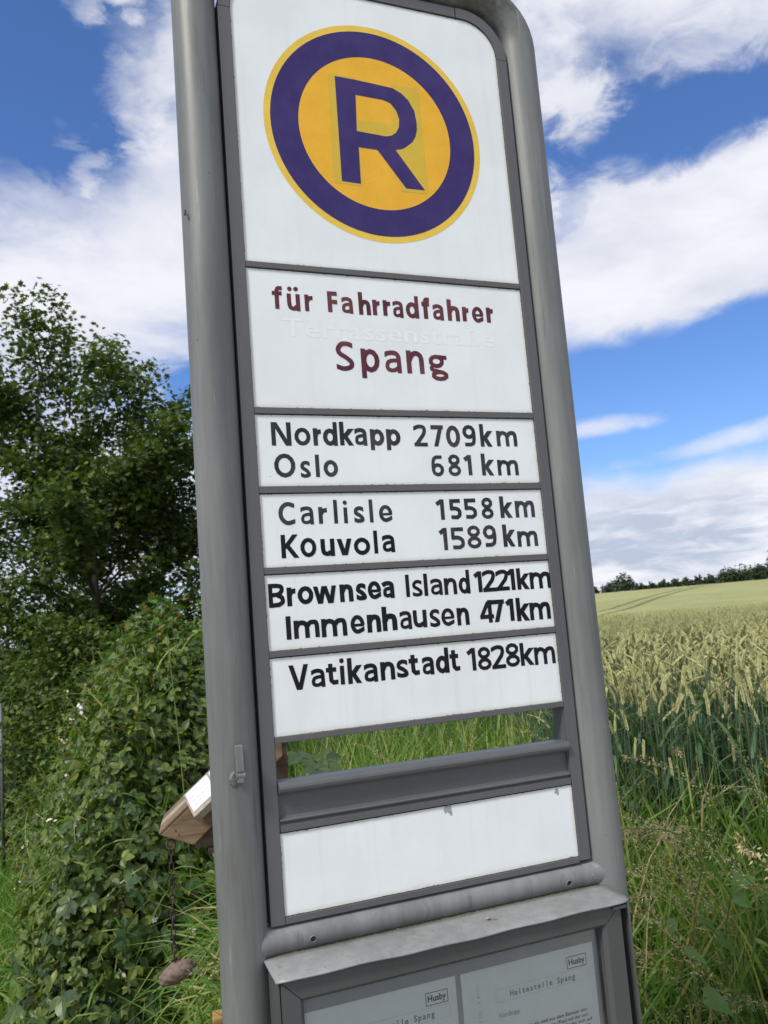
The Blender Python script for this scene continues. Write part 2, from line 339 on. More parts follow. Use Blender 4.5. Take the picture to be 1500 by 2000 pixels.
M_WLEAF = leafmat('wheat_leaf', [(0.052, 0.117, 0.062), (0.070, 0.145, 0.066), (0.094, 0.174, 0.057), (0.047, 0.097, 0.057)], 0.3, 0.45)
M_FLOWER = simple('white_petals', (0.66, 0.64, 0.60), 0.6, 0, 0.05)
M_BARK = simple('grey_brown_bark', (0.085, 0.070, 0.052), 0.9, 0, 0.4, 30, 0.6)
M_CANE = simple('bramble_cane', (0.10, 0.085, 0.045), 0.7, 0, 0.4, 30)
M_SOILD = simple('dark_leaf_litter', (0.05, 0.045, 0.028), 0.95, 0, 0.5, 14, 0.5)  # dark brown litter tone
# ------------------------------------------------------------------ lettering: hand-cut strokes
def el_(cx, cy, rx, ry, a0, a1, n):
    return [(cx + rx * math.cos(R(a0 + (a1 - a0) * i / n)), cy + ry * math.sin(R(a0 + (a1 - a0) * i / n))) for i in range(n + 1)]
def glyph(ch, B, H, w, X):
    """strokes (list of (points, closed)) in a box B wide, H high; w stroke width; X x-height for k d h"""
    h = w / 2; S = []
    def o(cx, cy, rx, ry, n=12): S.append((el_(cx, cy, rx, ry, 90, 450, n)[:-1], True))
    def l(*p, c=False): S.append((list(p), c))
    if ch in 'o0O': o(B / 2, H / 2, B / 2 - h, H / 2 - h, 14)
    elif ch in 'lI': l((B / 2, H), (B / 2, 0))
    elif ch == 'i': l((B / 2, H), (B / 2, 0))
    elif ch in 'uü':
        l((h, H), (h, H * .42), (h + .05 * B, H * .22), (h + .17 * B, h * 1.25), (B * .52, h * 1.05), (B * .68, h * 1.7), (B - w * .75, H * .34))
        l((B - h, H), (B - h, 0))
    elif ch == 'r':
        l((h, H), (h, 0)); l((h, H * .52), (h + .14 * B, H * .70), (B * .55, H - w * .85), (B, H - w * .72))
    elif ch == 'f':
        s = B * .46; l((s, 0), (s, H * .70), (s + .05 * B, H * .85), (s + .24 * B, H - h * 1.1), (B, H - h * 1.2)); l((0, H * .67), (B * .96, H * .67))
    elif ch == 't':
        s = B * .40; l((s, H), (s, H * .26), (s + .07 * B, w), (s + .26 * B, h * 1.15), (B, h * 1.5)); l((0, H * .72), (B * .88, H * .72))
    elif ch == 'F':
        l((h, H), (h, 0)); l((w * .6, H - h), (B, H - h)); l((w * .6, H * .50), (B * .98, H * .50))
    elif ch == 'a':
        l((B * .03, H - w * 1.0), (B * .26, H - w * .62), (B * .55, H - h * 1.05), (B * .78, H - w * .8), (B - h, H * .66), (B - h, 0))
        l((B - w * .6, H * .56), (B * .46, H * .55), (B * .22, H * .48), (h * 1.02, H * .30), (B * .20, h * 1.5), (B * .44, h * 1.02), (B * .68, h * 1.5), (B - w * .6, H * .25))
    elif ch in 'nh':
        x = X if ch == 'h' else H
        l((h, H), (h, 0)); l((h, x * .52), (h + .16 * B, x * .80), (B * .48, x - h), (B * .68, x - h * 1.15), (B - h * 1.25, x * .76), (B - h, x * .55), (B - h, 0))
    elif ch == 'm':
        c = B * .52; l((h, H), (h, 0))
        l((h, H * .55), (h + .08 * B, H * .80), (B * .28, H - h), (B * .39, H - h * 1.2), (c - h * .4, H * .76), (c, H * .55), (c, 0))
        l((c, H * .60), (c + .10 * B, H * .84), (B * .76, H - h), (B * .86, H - h * 1.2), (B - h * 1.2, H * .76), (B - h, H * .55), (B - h, 0))
    elif ch == 'd':
        o(B * .5 - h * .25, X / 2, B * .5 - h * .95, X / 2 - h, 12); l((B - h, H), (B - h, 0))
    elif ch == 'p':
        o(B * .5 + h * .25, H / 2, B * .5 - h * .95, H / 2 - h, 12); l((h, H), (h, -H * .26))
    elif ch == 'e':
        l((w * .6, H * .46), (B - h * .4, H * .46))
        l(*([(B - h * 1.02, H * .44)] + el_(B / 2, H / 2, B / 2 - h, H / 2 - h, 8, 300, 12) + [(B * .97, h * 2.3)]))
    elif ch in 'Ss':
        l((B * .95, H - w * .95), (B * .64, H - h * 1.05), (B * .34, H - h * 1.3), (h * 1.1, H * .73), (B * .22, H * .575), (B * .56, H * .46), (B - h * 1.1, H * .31),
          (B * .84, H * .13 + h * .3), (B * .55, h * 1.05), (B * .25, h * 1.2), (B * .03, w * .95))
    elif ch == 'g':
        o(B * .41, H * .585, B * .41 - h, H * .40 - h, 10); l((B * .5, H - w * .62), (B * .97, H - w * .78))
        l((B * .22, H * .33), (h * 1.2, H * .20), (B * .15, H * .08), (B * .42, -H * .0), (B * .78, -H * .07))
        o(B * .55, -H * .245, B * .45 - h, H * .30 - h * .8, 10)
    elif ch == 'N':
        l((h, H), (h, 0)); l((B - h, H), (B - h, 0)); l((w * .75, H), (B - w * .75, 0))
    elif ch in 'kK':
        x = H if ch == 'K' else X
        l((h, H), (h, 0)); l((w * .75, x * .40), (B * .90 if ch == 'k' else B * .86, x)); l((w * 1.05, x * .62), (B - h * .9, 0))
    elif ch in 'v': l((h * 1.05, H), (B / 2 - h * .25, 0)); l((B - h * 1.05, H), (B / 2 + h * .25, 0))
    elif ch == 'V': l((h * 1.1, H), (B / 2 - h * .2, 0)); l((B - h * 1.1, H), (B / 2 + h * .2, 0))
    elif ch == 'w':
        l((h * 1.05, H), (B * .27, 0)); l((B * .46, H), (B * .29, 0)); l((B * .50, H), (B * .71, 0)); l((B - h * 1.05, H), (B * .75, 0))
    elif ch == 'B':
        l((h, H), (h, 0)); l((h, H - h), (B * .55, H - h), (B * .80, H * .86), (B * .84, H * .72), (B * .72, H * .59), (B * .5, H * .52), (h, H * .52))
        l((B * .5, H * .52), (B * .82, H * .42), (B - h, H * .28), (B * .82, h * 2), (B * .55, h), (h, h))
    elif ch == 'C': S.append((el_(B * .60, H / 2, B * .60 - h, H / 2 - h, 62, 298, 11), False)); S[-1][0].insert(0, (B * .98, H - w * .95)); S[-1][0].append((B * .99, w * .95))
    elif ch == '1': l((B - h, H), (B - h, 0)); l((0.02 * B, H * .76), (B - w * .6, H - h * .7))
    elif ch == '2':
        l((B * .04, H - w * 1.15), (B * .30, H - h * 1.35), (B * .56, H - h * 1.05), (B * .80, H * .86), (B * .84, H * .70), (B * .70, H * .48), (w * .75, w * .55)); l((w * .15, h), (B, h))
    elif ch == '7': l((0, H - h), (B, H - h)); l((B - h * 1.25, H - h * .4), (B * .34, 0))
    elif ch == '9':
        o(B / 2, H * .68, B / 2 - h, H * .32 - h, 11); l((B - h, H * .66), (B - h, H * .36), (B * .80, h * 1.9), (B * .52, h * 1.05), (B * .13, h * 1.25))
    elif ch == '6':
        o(B / 2, H * .31, B / 2 - h, H * .31 - h, 11); l((h, H * .34), (h, H * .62), (B * .22, H - h * 2.0), (B * .5, H - h * 1.05), (B * .88, H - h * 1.25))
    elif ch == '8': o(B / 2, H * .755, B * .46 - h, H * .245 - h * .75, 10); o(B / 2, H * .27, B / 2 - h, H * .27 - h, 11)
    elif ch == '5':
        l((w * .5, H - h), (B * .94, H - h)); l((h, H), (h, H * .48)); l((w * .2, H * .54), (B * .50, H * .56), (B * .82, H * .46), (B - h, H * .29), (B * .82, h * 2.2), (B * .52, h * 1.05), (B * .08, h * 1.5))
    elif ch == '4': l((B * .74, H), (B * .74, 0)); l((B * .66, H - h * .6), (h * .95, H * .30)); l((0, H * .27), (B, H * .27))
    return S
def ribbon(pts, closed, w, jit):
    if not closed and len(pts) >= 5:      # round the corners once
        q_ = [pts[0]]
        for a_, b_ in zip(pts, pts[1:]): q_ += [(a_[0] * .78 + b_[0] * .22, a_[1] * .78 + b_[1] * .22), (a_[0] * .22 + b_[0] * .78, a_[1] * .22 + b_[1] * .78)]
        pts = [q_[0]] + q_[2:-2] + [pts[-1]]
    k = len(pts); L = []; Rr = []
    for i in range(k):
        a = pts[i - 1] if (i > 0 or closed) else None; c = pts[(i + 1) % k] if (i < k - 1 or closed) else None; p = pts[i]
        def nd(q, r_):
            d = (r_[0] - q[0], r_[1] - q[1]); m_ = math.hypot(*d) or 1e-9; return (d[0] / m_, d[1] / m_)
        if a and c:
            d1, d2 = nd(a, p), nd(p, c); n = (-(d1[1] + d2[1]), d1[0] + d2[0]); m_ = math.hypot(*n) or 1e-9; n = (n[0] / m_, n[1] / m_)
            cs = max(0.55, n[0] * -d1[1] + n[1] * d1[0]); o1 = (n[0] * w / 2 / cs, n[1] * w / 2 / cs); L.append((p[0] + o1[0], p[1] + o1[1])); Rr.append((p[0] - o1[0], p[1] - o1[1]))
        else:
            d = nd(p, c) if c else nd(a, p); n = (-d[1], d[0])
            for sgn, lst in ((1, L), (-1, Rr)):
                q = [p[0] + sgn * n[0] * w / 2, p[1] + sgn * n[1] * w / 2]
                if abs(d[1]) > 0.6: t = -sgn * n[1] * w / 2 / d[1]      # cut level
                elif abs(d[1]) > 0.5: t = 0.0
                else: t = -sgn * n[0] * w / 2 / d[0]                                         # cut plumb
                t = max(-w * .6, min(w * .6, t)); lst.append((q[0] + t * d[0], q[1] + t * d[1]))
    J = lambda p: (p[0] + random.uniform(-jit, jit), p[1] + random.uniform(-jit, jit))
    return [J(p) for p in L], [J(p) for p in Rr]
WF = {'a': .88, 'e': .84, 's': .86, 'g': .74, '8': .84, '5': .9, '2': .92, '6': .88, '9': .88, 'B': .88, 'S': .94, 'o': .92, 'm': .92, 'n': .96, 't': .92, 'p': .94, 'd': .94, 'w': .9, '4': .9}
def letters_mesh(name, specs, y0):
    V = []; F = []; lay = 0
    for (ch, u0, u1, z0, z1, aux, w) in specs:
        dot = None
        if ch == 'i': dot = [((u0 + u1) / 2, z1 + w * 1.05)]
        if ch == 'ü': dot = [(u0 + w * .75, z1 + w * 1.12), (u1 - w * .85, z1 + w * 1.2)]
        if ch in 'lIi': w = min(w, u1 - u0)
        w *= WF.get(ch, 1.0)
        for j, (pts, cl) in enumerate(glyph(ch, u1 - u0, z1 - z0, w, aux or (z1 - z0))):
            wj = w * (.66 if (ch == 'e' and j == 0) else .84 if (ch == 'a' and j == 1) else 1)
            L, Q = ribbon(pts, cl, wj * random.uniform(.97, 1.03), w * .018); b = len(V); k = len(L); y = y0 - 0.00003 * j
            V += [(u0 + p[0], y, z0 + p[1]) for p in L] + [(u0 + p[0], y, z0 + p[1]) for p in Q]
            for i in range(k if cl else k - 1): F.append((b + i, b + (i + 1) % k, b + k + (i + 1) % k, b + k + i))
        for d in dot or []:
            b = len(V); rr = w * .58; V += [(d[0] + rr * random.uniform(.9, 1.1) * math.cos(t * math.pi / 4), y0, d[1] + rr * random.uniform(.9, 1.1) * math.sin(t * math.pi / 4)) for t in range(8)]
            F.append(tuple(range(b, b + 8)))
    me = bpy.data.meshes.new(name); me.from_pydata(V, [], F); me.update(); return me
def text_mesh(name, s, u0, u1, z0, cap, y, bold=0.0, mono=False, rot=0.0):
    """small print with the built-in face: baseline z0, from u0 to u1, capital height cap"""
    V = []; F = []
    cells = [(s, 0)] if not mono else [(c, i) for i, c in enumerate(s) if c != ' ']
    adv = (u1 - u0) / max(1, len(s))
    for c, i in cells:
        cu = bpy.data.curves.new('t', 'FONT'); cu.body = c; cu.size = 1.0; cu.offset = bold; cu.resolution_u = 2
        ob = bpy.data.objects.new('t', cu); COL.objects.link(ob); dg = bpy.context.evaluated_depsgraph_get(); me = ob.evaluated_get(dg).to_mesh()
        P = np.array([v.co[:] for v in me.vertices]); fs = [tuple(p.vertices) for p in me.polygons]; ob.evaluated_get(dg).to_mesh_clear()
        bpy.data.objects.remove(ob); bpy.data.curves.remove(cu)
        if not len(P): continue
        sc = cap / 0.72
        if mono:
            wch = np.ptp(P[:, 0]); k = min(sc, adv * .86 / wch); off = u0 + adv * (i + .5) - (P[:, 0].min() + P[:, 0].max()) / 2 * k; xs = P[:, 0] * k + off
        else: k = (u1 - u0) / np.ptp(P[:, 0]); xs = (P[:, 0] - P[:, 0].min()) * k + u0
        b = len(V); V += [(x, y, z0 + pz * sc) for x, pz in zip(xs, P[:, 1])]; F += [tuple(b + q for q in f) for f in fs]
    if rot:
        V = [(u0 - (p[2] - z0), p[1], z0 - (p[0] - u0)) for p in V] if rot < 0 else [(u0 + (p[2] - z0), p[1], z0 + (p[0] - u0)) for p in V]
    me = bpy.data.meshes.new(name); me.from_pydata(V, [], F); me.update(); return me

LETTERS = {
    'fA': [('f', 0.0356, 0.0503, 1.9721, 2.0066, 0.0, 0.006), ('ü', 0.0569, 0.0759, 1.9706, 1.9959, 0.0, 0.0061), ('r', 0.0828, 0.0948, 1.9716, 1.9963, 0.0, 0.0062), ('F', 0.1172, 0.1319, 1.9724, 2.0037, 0.0, 0.0063), ('a', 0.1378, 0.1554, 1.9719, 1.9972, 0.0, 0.0064), ('h', 0.1644, 0.183, 1.9715, 2.0061, 0.0232, 0.0065), ('r', 0.1861, 0.1975, 1.9721, 1.9957, 0.0, 0.0066)],
    'fB': [('r', 0.2026, 0.2145, 1.9722, 1.9963, 0.0, 0.0065), ('a', 0.2178, 0.2348, 1.9706, 1.9969, 0.0, 0.0065), ('d', 0.24, 0.2603, 1.9711, 2.0062, 0.0251, 0.0067), ('f', 0.2655, 0.2786, 1.9716, 2.006, 0.0, 0.0068), ('a', 0.283, 0.3012, 1.9706, 1.9962, 0.0, 0.0068), ('h', 0.3079, 0.3285, 1.9711, 2.0052, 0.024, 0.0069), ('r', 0.333, 0.3441, 1.9717, 1.9948, 0.0, 0.007), ('e', 0.3497, 0.3694, 1.9708, 1.9966, 0.0, 0.0071), ('r', 0.3747, 0.3867, 1.972, 1.9964, 0.0, 0.0071)],
    'sp': [('S', 0.1231, 0.1512, 1.8854, 1.9303, 0.0, 0.0075), ('p', 0.1616, 0.1892, 1.8851, 1.9203, 0.0, 0.0078), ('a', 0.198, 0.2245, 1.8855, 1.92, 0.0, 0.0079), ('n', 0.2331, 0.2612, 1.8858, 1.9208, 0.0, 0.008), ('g', 0.2691, 0.3, 1.8907, 1.9168, 0.0, 0.0083)],
    'nk': [('N', 0.0219, 0.0498, 1.7763, 1.809, 0.0, 0.0062), ('o', 0.0544, 0.0776, 1.7764, 1.8018, 0.0, 0.0063), ('r', 0.0815, 0.0931, 1.7765, 1.8012, 0.0, 0.0064), ('d', 0.0966, 0.1171, 1.7763, 1.8105, 0.0248, 0.0065), ('k', 0.1204, 0.1401, 1.7769, 1.8111, 0.0243, 0.0066), ('a', 0.1424, 0.1613, 1.7767, 1.8026, 0.0, 0.0067), ('p', 0.1663, 0.187, 1.7766, 1.8009, 0.0, 0.0067), ('p', 0.1911, 0.2123, 1.7767, 1.8012, 0.0, 0.0068)],
    'nkm': [('2', 0.2338, 0.2558, 1.7759, 1.809, 0.0, 0.0062), ('7', 0.2625, 0.2828, 1.7759, 1.8081, 0.0, 0.0063), ('0', 0.2867, 0.3098, 1.7748, 1.8079, 0.0, 0.0064), ('9', 0.3143, 0.336, 1.7756, 1.8092, 0.0, 0.0065), ('k', 0.3433, 0.3627, 1.7759, 1.8108, 0.0244, 0.0067), ('m', 0.3715, 0.4069, 1.7766, 1.8007, 0.0, 0.0067)],
    'os': [('O', 0.0233, 0.0532, 1.7318, 1.7652, 0.0, 0.0059), ('s', 0.0597, 0.0743, 1.7309, 1.7553, 0.0, 0.006), ('l', 0.0818, 0.0875, 1.7321, 1.7636, 0.0, 0.0061), ('o', 0.0935, 0.1145, 1.7321, 1.756, 0.0, 0.0061)],
    'okm': [('6', 0.2587, 0.2787, 1.7311, 1.7633, 0.0, 0.0061), ('8', 0.2857, 0.3064, 1.7313, 1.7634, 0.0, 0.0062), ('1', 0.3131, 0.3249, 1.7325, 1.763, 0.0, 0.0063), ('k', 0.3413, 0.3607, 1.7318, 1.7653, 0.0242, 0.0064), ('m', 0.3683, 0.4042, 1.7317, 1.7557, 0.0, 0.0065)],
    'ca': [('C', 0.0249, 0.0482, 1.666, 1.6982, 0.0, 0.0058), ('a', 0.0555, 0.0742, 1.6662, 1.6917, 0.0, 0.0059), ('r', 0.0813, 0.0938, 1.6668, 1.69, 0.0, 0.006), ('l', 0.1035, 0.109, 1.6665, 1.6995, 0.0, 0.0061), ('i', 0.1179, 0.1235, 1.6664, 1.6888, 0.0, 0.0062), ('s', 0.1326, 0.1482, 1.6662, 1.6902, 0.0, 0.0063), ('l', 0.1562, 0.1616, 1.6664, 1.6991, 0.0, 0.0064), ('e', 0.1706, 0.1909, 1.6662, 1.691, 0.0, 0.0064)],
    'ckm': [('1', 0.2608, 0.2731, 1.667, 1.6972, 0.0, 0.0062), ('5', 0.2822, 0.3007, 1.6663, 1.6971, 0.0, 0.0063), ('5', 0.3063, 0.3264, 1.6661, 1.6974, 0.0, 0.0064), ('8', 0.3339, 0.3542, 1.6662, 1.6978, 0.0, 0.0065), ('k', 0.3656, 0.3851, 1.667, 1.6998, 0.0235, 0.0067), ('m', 0.3915, 0.4252, 1.6669, 1.6924, 0.0, 0.0067)],
    'ko': [('K', 0.0259, 0.0495, 1.6216, 1.6534, 0.0, 0.0061), ('o', 0.0524, 0.0752, 1.6216, 1.6481, 0.0, 0.0062), ('u', 0.0812, 0.1012, 1.6216, 1.6457, 0.0, 0.0063), ('v', 0.1049, 0.1266, 1.622, 1.6449, 0.0, 0.0064), ('o', 0.1293, 0.1536, 1.621, 1.6456, 0.0, 0.0065), ('l', 0.1593, 0.1651, 1.6224, 1.6547, 0.0, 0.0066), ('a', 0.1716, 0.1909, 1.6232, 1.6485, 0.0, 0.0067)],
    'kkm': [('1', 0.2622, 0.2739, 1.6226, 1.6551, 0.0, 0.0063), ('5', 0.2804, 0.3018, 1.622, 1.6552, 0.0, 0.0063), ('8', 0.3062, 0.3292, 1.623, 1.6566, 0.0, 0.0064), ('9', 0.3329, 0.3548, 1.6239, 1.6571, 0.0, 0.0065), ('k', 0.3661, 0.3851, 1.6235, 1.657, 0.0253, 0.0066), ('m', 0.3905, 0.4255, 1.6227, 1.6462, 0.0, 0.0067)],
    'br': [('B', 0.0044, 0.0267, 1.5567, 1.5884, 0.0, 0.0065), ('r', 0.0295, 0.0416, 1.5572, 1.5823, 0.0, 0.0066), ('o', 0.0442, 0.0663, 1.5584, 1.5828, 0.0, 0.0067), ('w', 0.0662, 0.0992, 1.5578, 1.5815, 0.0, 0.0068), ('n', 0.1039, 0.1233, 1.558, 1.5822, 0.0, 0.0069), ('s', 0.1274, 0.1427, 1.5583, 1.5826, 0.0, 0.0071), ('e', 0.1448, 0.1648, 1.5588, 1.5843, 0.0, 0.0072), ('a', 0.1667, 0.1846, 1.559, 1.5837, 0.0, 0.0073)],
    'is': [('I', 0.2021, 0.208, 1.559, 1.5904, 0.0, 0.0057), ('s', 0.2118, 0.2277, 1.5584, 1.5826, 0.0, 0.0057), ('l', 0.2302, 0.2363, 1.5587, 1.5905, 0.0, 0.0057), ('a', 0.2403, 0.2593, 1.5588, 1.5827, 0.0, 0.0058), ('n', 0.2622, 0.2823, 1.5584, 1.5823, 0.0, 0.0059), ('d', 0.2861, 0.3037, 1.5582, 1.5926, 0.0238, 0.006)],
    'ikm': [('1', 0.3117, 0.3236, 1.5588, 1.5894, 0.0, 0.0064), ('2', 0.3237, 0.3471, 1.5586, 1.5909, 0.0, 0.0064), ('2', 0.3461, 0.369, 1.5589, 1.5903, 0.0, 0.0065), ('1', 0.3669, 0.3789, 1.5587, 1.5903, 0.0, 0.0066), ('k', 0.3823, 0.4021, 1.5588, 1.5907, 0.0235, 0.0067), ('m', 0.4043, 0.4408, 1.5583, 1.5834, 0.0, 0.0068)],
    'im': [('I', 0.0257, 0.0323, 1.5134, 1.5442, 0.0, 0.0067), ('m', 0.0361, 0.0716, 1.5136, 1.5377, 0.0, 0.0068), ('m', 0.0745, 0.1108, 1.5126, 1.5371, 0.0, 0.0069), ('e', 0.116, 0.1366, 1.5134, 1.5394, 0.0, 0.0071), ('n', 0.1403, 0.1608, 1.5139, 1.5384, 0.0, 0.0072), ('h', 0.1628, 0.185, 1.5142, 1.5478, 0.0238, 0.0073)],
    'im2': [('a', 0.1889, 0.2073, 1.5141, 1.54, 0.0, 0.0061), ('u', 0.2095, 0.2306, 1.5149, 1.5397, 0.0, 0.0061), ('s', 0.2349, 0.2512, 1.5139, 1.5397, 0.0, 0.0062), ('e', 0.2533, 0.2741, 1.514, 1.5395, 0.0, 0.0063), ('n', 0.2782, 0.2977, 1.5135, 1.5385, 0.0, 0.0064)],
    'i2km': [('4', 0.3156, 0.3383, 1.5139, 1.5467, 0.0, 0.0067), ('7', 0.3349, 0.357, 1.5138, 1.5465, 0.0, 0.0068), ('1', 0.3601, 0.3724, 1.5137, 1.5464, 0.0, 0.0069), ('k', 0.3765, 0.3971, 1.5124, 1.5468, 0.0253, 0.007), ('m', 0.3991, 0.4348, 1.5124, 1.5382, 0.0, 0.0071)],
    'va': [('V', 0.0251, 0.0524, 1.447, 1.4796, 0.0, 0.0061), ('a', 0.0551, 0.0746, 1.4475, 1.4724, 0.0, 0.0062), ('t', 0.0764, 0.0931, 1.448, 1.4769, 0.0, 0.0063), ('i', 0.0963, 0.1023, 1.4478, 1.4728, 0.0, 0.0064), ('k', 0.1071, 0.1259, 1.4476, 1.482, 0.0242, 0.0064), ('a', 0.13, 0.1503, 1.4471, 1.4726, 0.0, 0.0065), ('n', 0.1546, 0.1758, 1.4475, 1.4725, 0.0, 0.0066), ('s', 0.1783, 0.196, 1.4483, 1.4737, 0.0, 0.0067), ('t', 0.1973, 0.2132, 1.449, 1.4783, 0.0, 0.0068)],
    'va2': [('a', 0.2171, 0.2354, 1.4487, 1.4741, 0.0, 0.0066), ('d', 0.2394, 0.2592, 1.4488, 1.4844, 0.0247, 0.0067), ('t', 0.2607, 0.2762, 1.4491, 1.4796, 0.0, 0.0067)],
    'vkm': [('1', 0.2891, 0.3019, 1.4479, 1.4801, 0.0, 0.006), ('8', 0.3051, 0.327, 1.447, 1.4795, 0.0, 0.0061), ('2', 0.3268, 0.3504, 1.447, 1.4811, 0.0, 0.0062), ('8', 0.351, 0.3743, 1.4475, 1.4811, 0.0, 0.0063), ('k', 0.3756, 0.3973, 1.4474, 1.4807, 0.025, 0.0064), ('m', 0.3991, 0.435, 1.4466, 1.4723, 0.0, 0.0065)],
}
R_OUT = [(0.1546, 2.3459), (0.1846, 2.3456), (0.2095, 2.3444), (0.2483, 2.3422), (0.2632, 2.3354), (0.2739, 2.3257), (0.2823, 2.3099), (0.2846, 2.2908), (0.2841, 2.2782), (0.2807, 2.2663), (0.2746, 2.2563), (0.2609, 2.2448), (0.2549, 2.2417), (0.245, 2.2391), (0.2887, 2.1786), (0.2572, 2.1778), (0.2144, 2.2351), (0.1843, 2.2351), (0.1834, 2.1761), (0.1533, 2.1768)]
R_HOLE = [(0.186, 2.3206), (0.231, 2.3195), (0.2426, 2.316), (0.2514, 2.3049), (0.2553, 2.2908), (0.2536, 2.2781), (0.2482, 2.2682), (0.2397, 2.2619), (0.2304, 2.2594), (0.1835, 2.2612)]
GHOST = [(0.1445, 2.3485), (0.185, 2.3502), (0.1854, 2.2793), (0.2453, 2.2807), (0.2477, 2.3485), (0.2922, 2.3478), (0.2934, 2.1731), (0.2486, 2.1725), (0.2488, 2.2369), (0.184, 2.2343), (0.1862, 2.1728), (0.1406, 2.1731)]

# ------------------------------------------------------------------ the stop sign
sign = empty('stop_sign', (0.22, 0.015, 0), 'tall silver grey stop sign with a round R emblem and white distance panels', 'sign')
inv = Matrix.Translation((-0.22, -0.015, 0))
def part(name, me, parent=sign, mat=None, label=None):
    """sign geometry is written in world metres; keep it there under the empty"""
    if parent is sign: me.transform(inv)
    else: me.transform(inv)
    o = link(name, me, parent, mat)
    if label: o['label'] = label
    return o
def pbox(name, x0, x1, y0, y1, z0, z1, mat, parent=sign, bev=0.0, label=None):
    bm = bmesh.new(); box(bm, x0, x1, y0, y1, z0, z1, bev); return part(name, bm_mesh(name, bm), parent, mat, label)
PL, PR, PY, PRAD = -0.050, 0.490, 0.015, 0.0310
ZT, RC = 2.540, 0.082
path = [(PL, PY, 0.0)] + [(PL, PY, z) for z in np.linspace(0.3, ZT - RC, 14)]
path += [(PL + RC - RC * math.cos(R(a)), PY, ZT - RC + RC * math.sin(R(a))) for a in range(9, 90, 9)]
path += [(x, PY, ZT) for x in np.linspace(PL + RC, PR - RC, 5)]
path += [(PR - RC + RC * math.sin(R(a)), PY, ZT - RC + RC * math.cos(R(a))) for a in range(9, 90, 9)]
path += [(PR, PY, z) for z in np.linspace(ZT - RC, 0.3, 14)] + [(PR, PY, 0.0)]
part('post_frame', tube_mesh('post_frame', path, PRAD, 40), mat=M_POST)

# white panels between grey bars
def round_rect(x0, x1, z0, z1, r=0.0, n=8):
    if not r: return [(x0, z0), (x1, z0), (x1, z1), (x0, z1)]
    p = [(x0, z0), (x1, z0)]
    p += [(x1 - r + r * math.cos(R(a)), z1 - r + r * math.sin(R(a))) for a in np.linspace(0, 90, n)]
    p += [(x0 + r - r * math.sin(R(a)), z1 - r + r * math.cos(R(a))) for a in np.linspace(0, 90, n)]
    return p
def panel(z0, z1, label, r=0.0, yy=0.0):
    x0, x1 = 0.0006, 0.4394; g = 0.0
    # fine grid so the distance to the edge can be stored per vertex
    nx, nz = 90, max(14, int((z1 - z0) / 0.0045)); xs = np.unique(np.concatenate([np.linspace(x0, x1, nx), x0 + np.array([.002, .004, .007]), x1 - np.array([.002, .004, .007])]))
    zs = np.unique(np.concatenate([np.linspace(z0, z1, nz), z0 + np.array([.0015, .003, .006]), z1 - np.array([.0015, .003, .006])]))
    XX, ZZ = np.meshgrid(xs, zs); dx = np.minimum(XX - x0, x1 - XX); dz = np.minimum(ZZ - z0, z1 - ZZ); d = np.minimum(dx, dz)
    YY = np.full_like(XX, yy); P = np.stack([XX, YY, ZZ], -1).reshape(-1, 3); d = d.ravel()
    if r:  # pull the grid into the rounded top corners
        for i in range(len(P)):
            for cx, sgn in ((x0 + r, -1), (x1 - r, 1)):
                qx, qz = P[i, 0] - cx, P[i, 2] - (z1 - r)
                if qx * sgn > 0 and qz > 0:
                    rr = math.hypot(qx, qz); mx = max(abs(qx), qz)
                    if rr > 1e-9: f = mx / rr; P[i, 0] = cx + qx * f; P[i, 2] = z1 - r + qz * f; d[i] = r - mx
    nX, nZ = len(xs), len(zs); idx = np.arange(nX * nZ).reshape(nZ, nX)
    F = np.stack([idx[:-1, :-1], idx[:-1, 1:], idx[1:, 1:], idx[1:, :-1]], -1).reshape(-1, 4)
    me = mesh_np('panel', P, F); me.attributes.new('edge', 'FLOAT', 'POINT').data.foreach_set('value', d.astype(np.float32))
    return part('panel', me, mat=M_WHITE, label=label)
ZB = [(2.0391, 2.4860), (1.8295, 2.0306), (1.7197, 1.8205), (1.6096, 1.7102), (1.5000, 1.6010), (1.3897, 1.4917), (1.1688, 1.2708)]
GAP = 0.0013
p_em = panel(ZB[0][0] + .0004, ZB[0][1] - GAP, 'top white panel with the round emblem', 0.058)
p_sp = panel(ZB[1][0] + .0004, ZB[1][1] - GAP, 'white panel with maroon lettering')
p_nk = panel(ZB[2][0] + .0004, ZB[2][1] - GAP, 'white panel with Nordkapp and Oslo')
p_ca = panel(ZB[3][0] + .0004, ZB[3][1] - GAP, 'white panel with Carlisle and Kouvola')
p_br = panel(ZB[4][0] + .0004, ZB[4][1] - GAP, 'white panel with Brownsea Island and Immenhausen')
p_va = panel(ZB[5][0] + .0004, ZB[5][1] - GAP, 'white panel with Vatikanstadt')
p_bl = panel(ZB[6][0] + .0004, ZB[6][1] - GAP, 'blank white panel with two paint chips')
